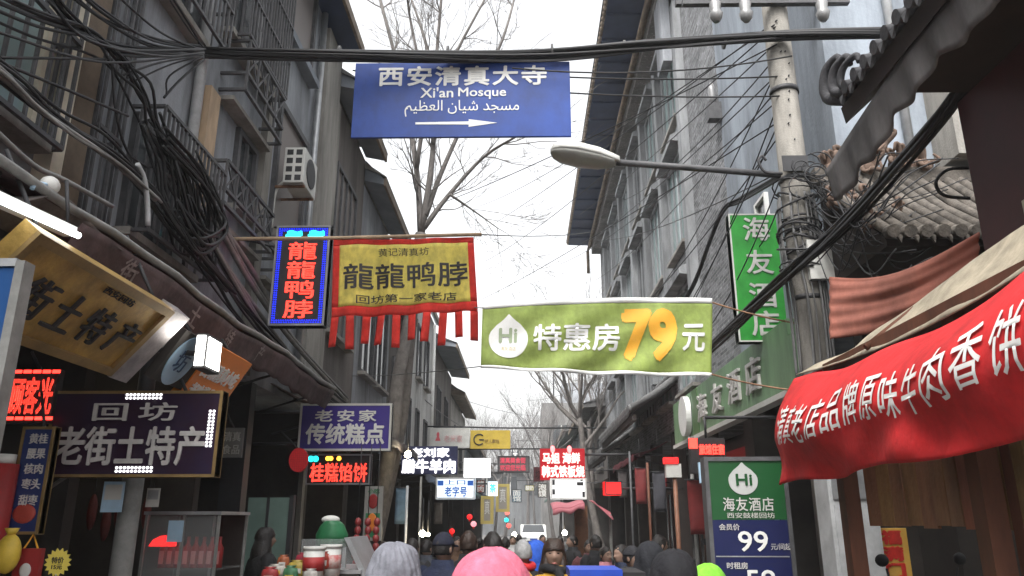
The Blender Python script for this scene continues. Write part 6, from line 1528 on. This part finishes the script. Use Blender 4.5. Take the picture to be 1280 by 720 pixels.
def body_mesh():
    me = bpy.data.meshes.new('body')
    J = {'pelvis': ((0, 0, .93), .115, .09), 'spine': ((0, .01, 1.12), .105, .085), 'chest': ((0, .01, 1.30), .13, .095), 'neck': ((0, .012, 1.43), .052, .052), 'skull': ((0, .005, 1.53), .05, .052),
         'sl': ((-.165, .01, 1.385), .05, .05), 'el': ((-.235, .05, 1.12), .038, .038), 'wl': ((-.20, -.07, .94), .026, .026), 'hl': ((-.18, -.12, .90), .024, .032),
         'sr': ((.165, .01, 1.385), .05, .05), 'er': ((.235, .05, 1.12), .038, .038), 'wr': ((.20, -.07, .94), .026, .026), 'hr': ((.18, -.12, .90), .024, .032),
         'pl': ((-.09, 0, .86), .08, .08), 'kl': ((-.10, -.06, .48), .05, .05), 'al': ((-.10, .06, .09), .035, .035), 'pr': ((.09, 0, .86), .08, .08), 'kr': ((.10, -.01, .48), .05, .05), 'ar': ((.10, -.12, .09), .035, .035)}
    for s, sx in (('l', -1), ('r', 1)):
        h = Vector(J['h' + s][0])
        for k in range(4):
            o = Vector((sx * (-.02 + .012 * k) * -1, 0, 0)); b_ = h + Vector((sx * (.018 - .012 * k), -.02, -.01))
            J['f%d%s' % (k, s)] = (b_ + Vector((0, -.035, -.022 - .004 * (k in (1, 2)))), .0085, .0085); J['g%d%s' % (k, s)] = (b_ + Vector((-sx * .004, -.045, -.055)), .007, .007)
        J['t' + s] = (h + Vector((-sx * .035, -.012, -.005)), .0095, .0095); J['u' + s] = (h + Vector((-sx * .045, -.038, -.02)), .008, .008)
    Ed = [('pelvis', 'spine'), ('spine', 'chest'), ('chest', 'neck'), ('neck', 'skull')]
    for s in 'lr':
        Ed += [('chest', 's' + s), ('s' + s, 'e' + s), ('e' + s, 'w' + s), ('w' + s, 'h' + s), ('pelvis', 'p' + s), ('p' + s, 'k' + s), ('k' + s, 'a' + s), ('h' + s, 't' + s), ('t' + s, 'u' + s)]
        for k in range(4): Ed += [('h' + s, 'f%d%s' % (k, s)), ('f%d%s' % (k, s), 'g%d%s' % (k, s))]
    K = list(J); ix = {k: i for i, k in enumerate(K)}
    me.from_pydata([tuple(J[k][0]) for k in K], [(ix[a], ix[b]) for a, b in Ed], [])
    o = bpy.data.objects.new('tmp', me); COL.objects.link(o)
    sk = o.modifiers.new('skin', 'SKIN'); ss = o.modifiers.new('sub', 'SUBSURF'); ss.levels = 1; ss.render_levels = 1
    sv = me.skin_vertices[0].data
    for i, k in enumerate(K): sv[i].radius = (J[k][1], J[k][2]); sv[i].use_root = (k == 'pelvis')
    dg = bpy.context.evaluated_depsgraph_get(); m2 = bpy.data.meshes.new_from_object(o.evaluated_get(dg))
    mb = MB(); mb.add([v.co.copy() for v in m2.vertices], [list(p.vertices) for p in m2.polygons], True)
    bpy.data.objects.remove(o); bpy.data.meshes.remove(m2); bpy.data.meshes.remove(me)
    mb.ell(HC, .076, .098, .120, 40, 30, head_fn)
    for sx in (-1, 1): mb.ell(HC + Vector((sx * .076, .012, -.005)), .010, .020, .032, 10, 8)
    return mb.mesh('person_body')
def coat_mb(long=False, collar=.045):
    mb = MB(); z0 = .50 if long else .74
    R = [(z0, .215, .155), (z0 + .02, .22, .16), (.92, .20, .15), (1.06, .195, .145), (1.20, .208, .152), (1.31, .218, .15), (1.38, .205, .13), (1.425, .15, .105), (1.45, .095, .085), (1.45 + collar, .085, .085), (1.45 + collar + .004, .070, .072), (1.45, .06, .065)]
    mb.loft([[v + Vector((0, .004 * math.sin(7 * v.x / .2 + z * 40), .006 * math.sin(30 * z + 11 * v.x))) for v in ell_ring((0, .012, z), rx, ry, 24)] for z, rx, ry in R])
    for s in (-1, 1):
        c = catmull([(s * .15, .012, 1.39), (s * .205, .015, 1.345), (s * .255, .045, 1.22), (s * .275, .06, 1.11), (s * .25, .0, 1.02), (s * .205, -.085, .94)], 4); n = len(c)
        mb.tube(c, [(.078 - .026 * i / (n - 1)) * (1 + .05 * math.sin(i * 1.9)) for i in range(n)], 14)
    return mb
def trousers_mb():
    mb = MB()
    mb.loft([ell_ring((0, .01, z), rx, ry, 18) for z, rx, ry in ((.80, .17, .125), (.95, .165, .12), (1.02, .15, .11))])
    for s, k, a in ((-1, -.06, .06), (1, -.01, -.12)):
        c = [(s * .088, .005, .88), (s * .098, k * .5, .68), (s * .10, k, .48), (s * .10, (k + a) / 2, .28), (s * .10, a, .07)]
        mb.tube(catmull(c, 3), [.105 - .040 * i / 12 for i in range(13)], 14)
    return mb
def shoe_mb(s, a):
    mb = MB(); rings = []
    for t, w, h in ((.09, .03, .05), (.05, .042, .085), (-.02, .045, .085), (-.10, .048, .055), (-.16, .04, .035), (-.185, .015, .015)):
        rings.append([Vector((s * .10 + w * math.cos(q), a + t, max(0, .5 * h + .5 * h * math.sin(q)))) for q in [i * math.pi / 6 for i in range(12)]])
    return mb.loft(rings)
def hair_mb(kind):
    mb = MB()
    def wob(p, s=.011): return p + p.normalized() * s * (mnoise.noise(p * 38) + .6 * mnoise.noise(p * 90))
    if kind == 'short':
        rings = []
        for i in range(15):
            t = math.radians(-22 + i * 112 / 14); t = min(t, 1.52); rg = []
            for j in range(36):
                a = 2 * math.pi * j / 36; fr = max(0, -math.sin(a)); tt = max(t, math.radians(34 * fr ** .7 - 22 * (1 - fr)))
                rg.append(HC + wob(Vector((.083 * math.cos(tt) * math.cos(a), .106 * math.cos(tt) * math.sin(a) + .004, .128 * math.sin(tt)))))
            rings.append(rg)
        mb.loft(rings)
    elif kind == 'long':
        rings = []
        for i in range(24):
            z = -.30 + i * .42 / 23; rg = []
            for j in range(40):
                a = 2 * math.pi * j / 40; fr = max(0, -math.sin(a))
                if z < 0:
                    w = .092 + .05 * min(1, -z / .15) * .8; d_ = .10 + .01 * min(1, -z / .2); x, y = w * math.cos(a), d_ * math.sin(a) + .03 * min(1, -z / .1)
                    if fr > .45: x = math.copysign(max(abs(x), .058 + .02 * min(1, -z / .15)), x if abs(x) > 1e-6 else math.cos(a)); y = max(y, -.045)
                else:
                    k = math.sqrt(max(0, 1 - (z / .134) ** 2)); x, y = .092 * k * math.cos(a), .112 * k * math.sin(a) + .004
                    if fr > .3 and z < .030:
                        t_ = min(1, (.030 - z) / .02); x = math.copysign(max(abs(x), .058 * t_), math.cos(a)); y = y * (1 - t_) + max(y, -.05) * t_
                rg.append(HC + wob(Vector((x, y, z)), .005))
            rings.append(rg)
        mb.loft(rings)
    elif kind == 'beanie':
        rings = []
        for i in range(22):
            t = math.radians(-14 + i * 104 / 21); t = min(t, 1.53); rg = []
            for j in range(96):
                a = 2 * math.pi * j / 96; rib = 1 + .022 * math.sin(a * 22 + 2.5 * t)  * min(1, math.cos(t) * 2) + .03 * math.sin(a * 3 + t * 5) + .03 * mnoise.noise(Vector((math.cos(a) * 2, math.sin(a) * 2, t * 3)))
                k = 1.06 if i < 4 else 1
                rg.append(HC + Vector((.108 * k * math.cos(t) ** .72 * math.cos(a) * rib, .122 * k * math.cos(t) ** .72 * math.sin(a) * rib + .008, .142 * math.sin(t) * rib)))
            rings.append(rg)
        mb.loft(rings)
    elif kind == 'cap':
        rings = []
        for i in range(10):
            t = min(1.52, math.radians(8 + i * 82 / 9)); rings.append([HC + Vector((.086 * math.cos(t) * math.cos(a), .11 * math.cos(t) * math.sin(a) + .004, .122 * math.sin(t) + .008)) for a in [2 * math.pi * j / 28 for j in range(28)]])
        mb.loft(rings)
        mb.loft([[HC + Vector((.07 * math.cos(a), -.095 - .075 * math.sin(a) * k, .022 - .012 * k + dz)) for a in [math.pi * j / 12 for j in range(13)]] for k, dz in ((.05, 0), (1, 0), (1, .006), (.05, .006))])
    elif kind == 'hood':
        rings = []
        for i in range(26):
            z = -.26 + i * .40 / 25; rg = []
            for j in range(48):
                a = 2 * math.pi * j / 48; fr = max(0, -math.sin(a))
                if z < -.04: q = min(1, (-.04 - z) / .2); w = .142 + .07 * q; d_ = .148 + .015 * q
                else: k = max(0, 1 - ((z + .04) / .182) ** 2) ** .43; w, d_ = .142 * k, .15 * k
                x, y = w * math.cos(a), d_ * math.sin(a) + .012
                if fr > .35 and -.12 < z < .075: y = max(y, -.055); x = math.copysign(max(abs(x), .072), math.cos(a))
                f_ = .006 * math.sin(a * 6 + z * 20) + .010 * mnoise.noise(Vector((3 * math.cos(a), 3 * math.sin(a) + z * 16, z * 9))) * (1 if z < .0 else .5)
                rg.append(HC + Vector((x + f_ * math.cos(a), y + f_ * math.sin(a), z + .006 * math.sin(5 * a))))
            rings.append(rg)
        mb.loft(rings)
    elif kind == 'bun':
        mb = hair_mb('short'); mb.ell(HC + Vector((0, .10, .07)), .045, .045, .045, 12, 10)
    return mb
T = {'body': body_mesh(), 'coat': coat_mb().mesh('coat'), 'longcoat': coat_mb(True).mesh('long_coat'), 'trousers': trousers_mb().mesh('trousers'), 'shoe_l': shoe_mb(-1, .06).mesh('shoe_left'), 'shoe_r': shoe_mb(1, -.12).mesh('shoe_right')}
for k in ('short', 'long', 'beanie', 'cap', 'hood', 'bun'): T[k] = hair_mb(k).mesh('hair_' + k)
def scarf_mesh():
    mb = MB(); R = []
    for i in range(9):
        a = 2 * math.pi * i / 9; R.append([(0, 0, 0)])
    pts = [Vector((.088 * math.cos(a), .015 + .088 * math.sin(a), 1.475 + .01 * math.sin(2 * a))) for a in [2 * math.pi * i / 20 for i in range(21)]]
    mb.tube(pts, .036, 10); mb.tube(catmull([(.03, -.085, 1.47), (.05, -.15, 1.38), (.055, -.165, 1.25), (.05, -.16, 1.1)], 4), .035, 8); return mb.mesh('scarf')
T['scarf'] = scarf_mesh()
def eye_mesh(s):
    return MB().ell(HC + Vector((s * .031, -.0845, .010)), .0115, .006, .0042, 12, 8).mesh('eye')
T['eye_l'], T['eye_r'] = eye_mesh(-1), eye_mesh(1)
T['brow_l'], T['brow_r'] = [MB().tube([HC + Vector((s * .016, -.098, .032)), HC + Vector((s * .032, -.095, .037)), HC + Vector((s * .048, -.084, .031))], .0035, 6).mesh('brow') for s in (-1, 1)]
T['mouth'] = MB().ell(HC + Vector((0, -.1005, -.063)), .021, .005, .0055, 14, 8).mesh('mouth')
_cm = {}
def cloth(c, rough=.85):
    k = (tuple(c), rough)
    if k not in _cm: _cm[k] = mat('cloth_%d' % len(_cm), c, rough, .3, 9, .35, 45)
    return _cm[k]
HAIR = mat('black_hair', (.016, .013, .012), .5, .4, 30, .4, 90); HAIRG = mat('grey_hair', (.30, .30, .30), .7, .3, 30); HAIRB = mat('brown_hair', (.035, .02, .014), .5, .4, 30, .4, 90)
LIP = mat('lips', (.38, .12, .10), .5, 0); EYE_M = mat('eye_dark', (.02, .016, .014), .7, 0, spec=.1)
def person(px, py, Y, label, coat, hair='short', hairm=None, rz=math.pi, long=False, face=False, scarf=None, h=None, trousers=(.03, .03, .04), skin=None, group=None):
    """px, py: top of the head in the photograph's pixels, Y metres away; rz = pi looks away from the camera"""
    p = at(px, py, Y); top = {'beanie': 1.727, 'hood': 1.728, 'cap': 1.713, 'bun': 1.716}.get(hair, 1.715); g = 0 if abs(p.x) < 2.3 else .12
    t = thing('person', label, 'person', (p.x, p.y, g), group, rz); s = (p.z - g) / top; t.scale = (s, s, s)
    def add(name, key, m, par=None):
        o = bpy.data.objects.new(name, T[key]); COL.objects.link(o); o.parent = par or t
        if not T[key].materials: T[key].materials.append(m)
        o.material_slots[0].link = 'OBJECT'; o.material_slots[0].material = m; return o
    b = add('body', 'body', skin or M['skin'])
    add('coat', 'longcoat' if long else 'coat', cloth(coat)); add('trousers', 'trousers', cloth(trousers)); add('shoe', 'shoe_l', M['cable']); add('shoe', 'shoe_r', M['cable'])
    add({'beanie': 'knit_hat', 'hood': 'hood', 'cap': 'cap'}.get(hair, 'hair'), hair, hairm or HAIR)
    if hair in ('beanie', 'cap'): add('hair', 'short', HAIR)
    if scarf: add('scarf', 'scarf', cloth(scarf))
    if face:
        for s_ in 'lr': add('eye', 'eye_' + s_, EYE_M); add('eyebrow', 'brow_' + s_, HAIR)
        add('mouth', 'mouth', LIP)
    return t
R180 = math.pi
person(495, 678, 3.05, 'person in a light grey ribbed knit hat seen from behind', (.05, .05, .06), 'beanie', cloth((.19, .195, .225), .95))
person(614, 684, 2.55, 'person in a bright pink hood seen from behind at the bottom centre', (.55, .14, .20), 'hood', cloth((.58, .14, .21)))
person(692, 671, 5.9, 'woman with long dark hair in a mustard coat facing the camera', (.50, .27, .03), 'long', HAIRB, 0, face=True, scarf=(.012, .012, .014))
person(555, 665, 6.2, 'man in a dark navy cap and navy jacket walking away', (.012, .018, .045), 'cap', cloth((.012, .014, .03)), R180 - .5)
person(586, 663, 7.2, 'person with short brown hair and black coat left of the pink hood', (.014, .014, .016), 'short', HAIRB)
person(616, 664, 6.6, 'person with black hair and black coat right behind the pink hood', (.012, .012, .016), 'short', HAIR, R180 + .3)
person(654, 674, 6.9, 'grey haired person in a black coat with a bright red collar scarf', (.014, .013, .015), 'short', HAIRG, R180, scarf=(.50, .02, .025))
person(669, 675, 8.2, 'person in a bright blue hood behind the red scarf', (.03, .10, .45), 'hood', cloth((.025, .10, .5)))
person(333, 658, 7.6, 'person with fuzzy black hair in black by the pale green door', (.012, .012, .013), 'long', HAIR, 2.2)
person(840, 686, 4.3, 'large dark figure in a black hood at the lower right', (.010, .010, .013), 'hood', cloth((.010, .010, .013)))
person(884, 704, 5.2, 'person in a lime green hood by the price board', (.20, .50, .04), 'hood', cloth((.20, .55, .04)), R180 - .3)
person(516, 672, 8.8, 'person in a black coat just right of the grey knit hat', (.016, .016, .018), 'short', HAIR)
person(534, 674, 10.0, 'person in a slate jacket further behind the navy cap', (.05, .055, .07), 'short', HAIR, 2.6)
person(571, 670, 10.5, 'person in a brown coat between the navy cap and the brown hair', (.10, .055, .03), 'short', HAIR, 0.2)
person(600, 672, 12.0, 'person in a dark red coat far behind the brown haired head', (.13, .02, .025), 'bun', HAIR)
person(632, 671, 12.5, 'person in a grey coat in the gap right of the black haired head', (.11, .11, .12), 'short', HAIR)
person(641, 669, 15.5, 'distant person in a white jacket in the middle of the street', (.42, .42, .42), 'short', HAIR, 0)
person(649, 668, 18.0, 'distant person in a dark green jacket near the white van', (.03, .06, .04), 'short', HAIR)
person(678, 668, 17.0, 'distant person in a red jacket left of the woman', (.35, .03, .03), 'short', HAIR, .3)
person(715, 668, 12.5, 'person in black with dark hair under the pink awning, turned left', (.013, .013, .015), 'short', HAIR, -1.2)
person(736, 674, 11.2, 'person in a dull maroon jacket facing the camera under the pink awning', (.11, .035, .04), 'short', HAIR, .2, face=True)
person(744, 668, 10.2, 'tall person in a long black coat beside the maroon jacket', (.010, .010, .012), 'short', HAIR, R180 + .6, long=True)
person(757, 683, 9.8, 'child in a pale pink patterned jacket at the right of the crowd', (.62, .26, .30), 'short', HAIR, .6, face=True)
person(776, 680, 8.6, 'person in a dark navy coat right of the pink child', (.015, .022, .05), 'short', HAIR, -1.0)
person(790, 682, 7.6, 'person in a dark grey coat with a cap at the right arcade', (.03, .03, .034), 'cap', cloth((.02, .02, .024)), 1.0)
person(812, 676, 7.0, 'person in black with a black hood standing in the right arcade', (.010, .011, .014), 'hood', cloth((.014, .015, .02)), R180 - .4)
person(824, 668, 9.0, 'person with short hair in a charcoal coat deep in the right arcade', (.03, .028, .03), 'short', HAIR, 2.0)
person(480, 676, 10.8, 'person with dark brown hair behind the grey knit hat at the poster', (.06, .04, .03), 'short', HAIRB, 2.4)
person(700, 670, 15.0, 'distant person in a blue grey coat behind the woman', (.07, .09, .13), 'short', HAIR)
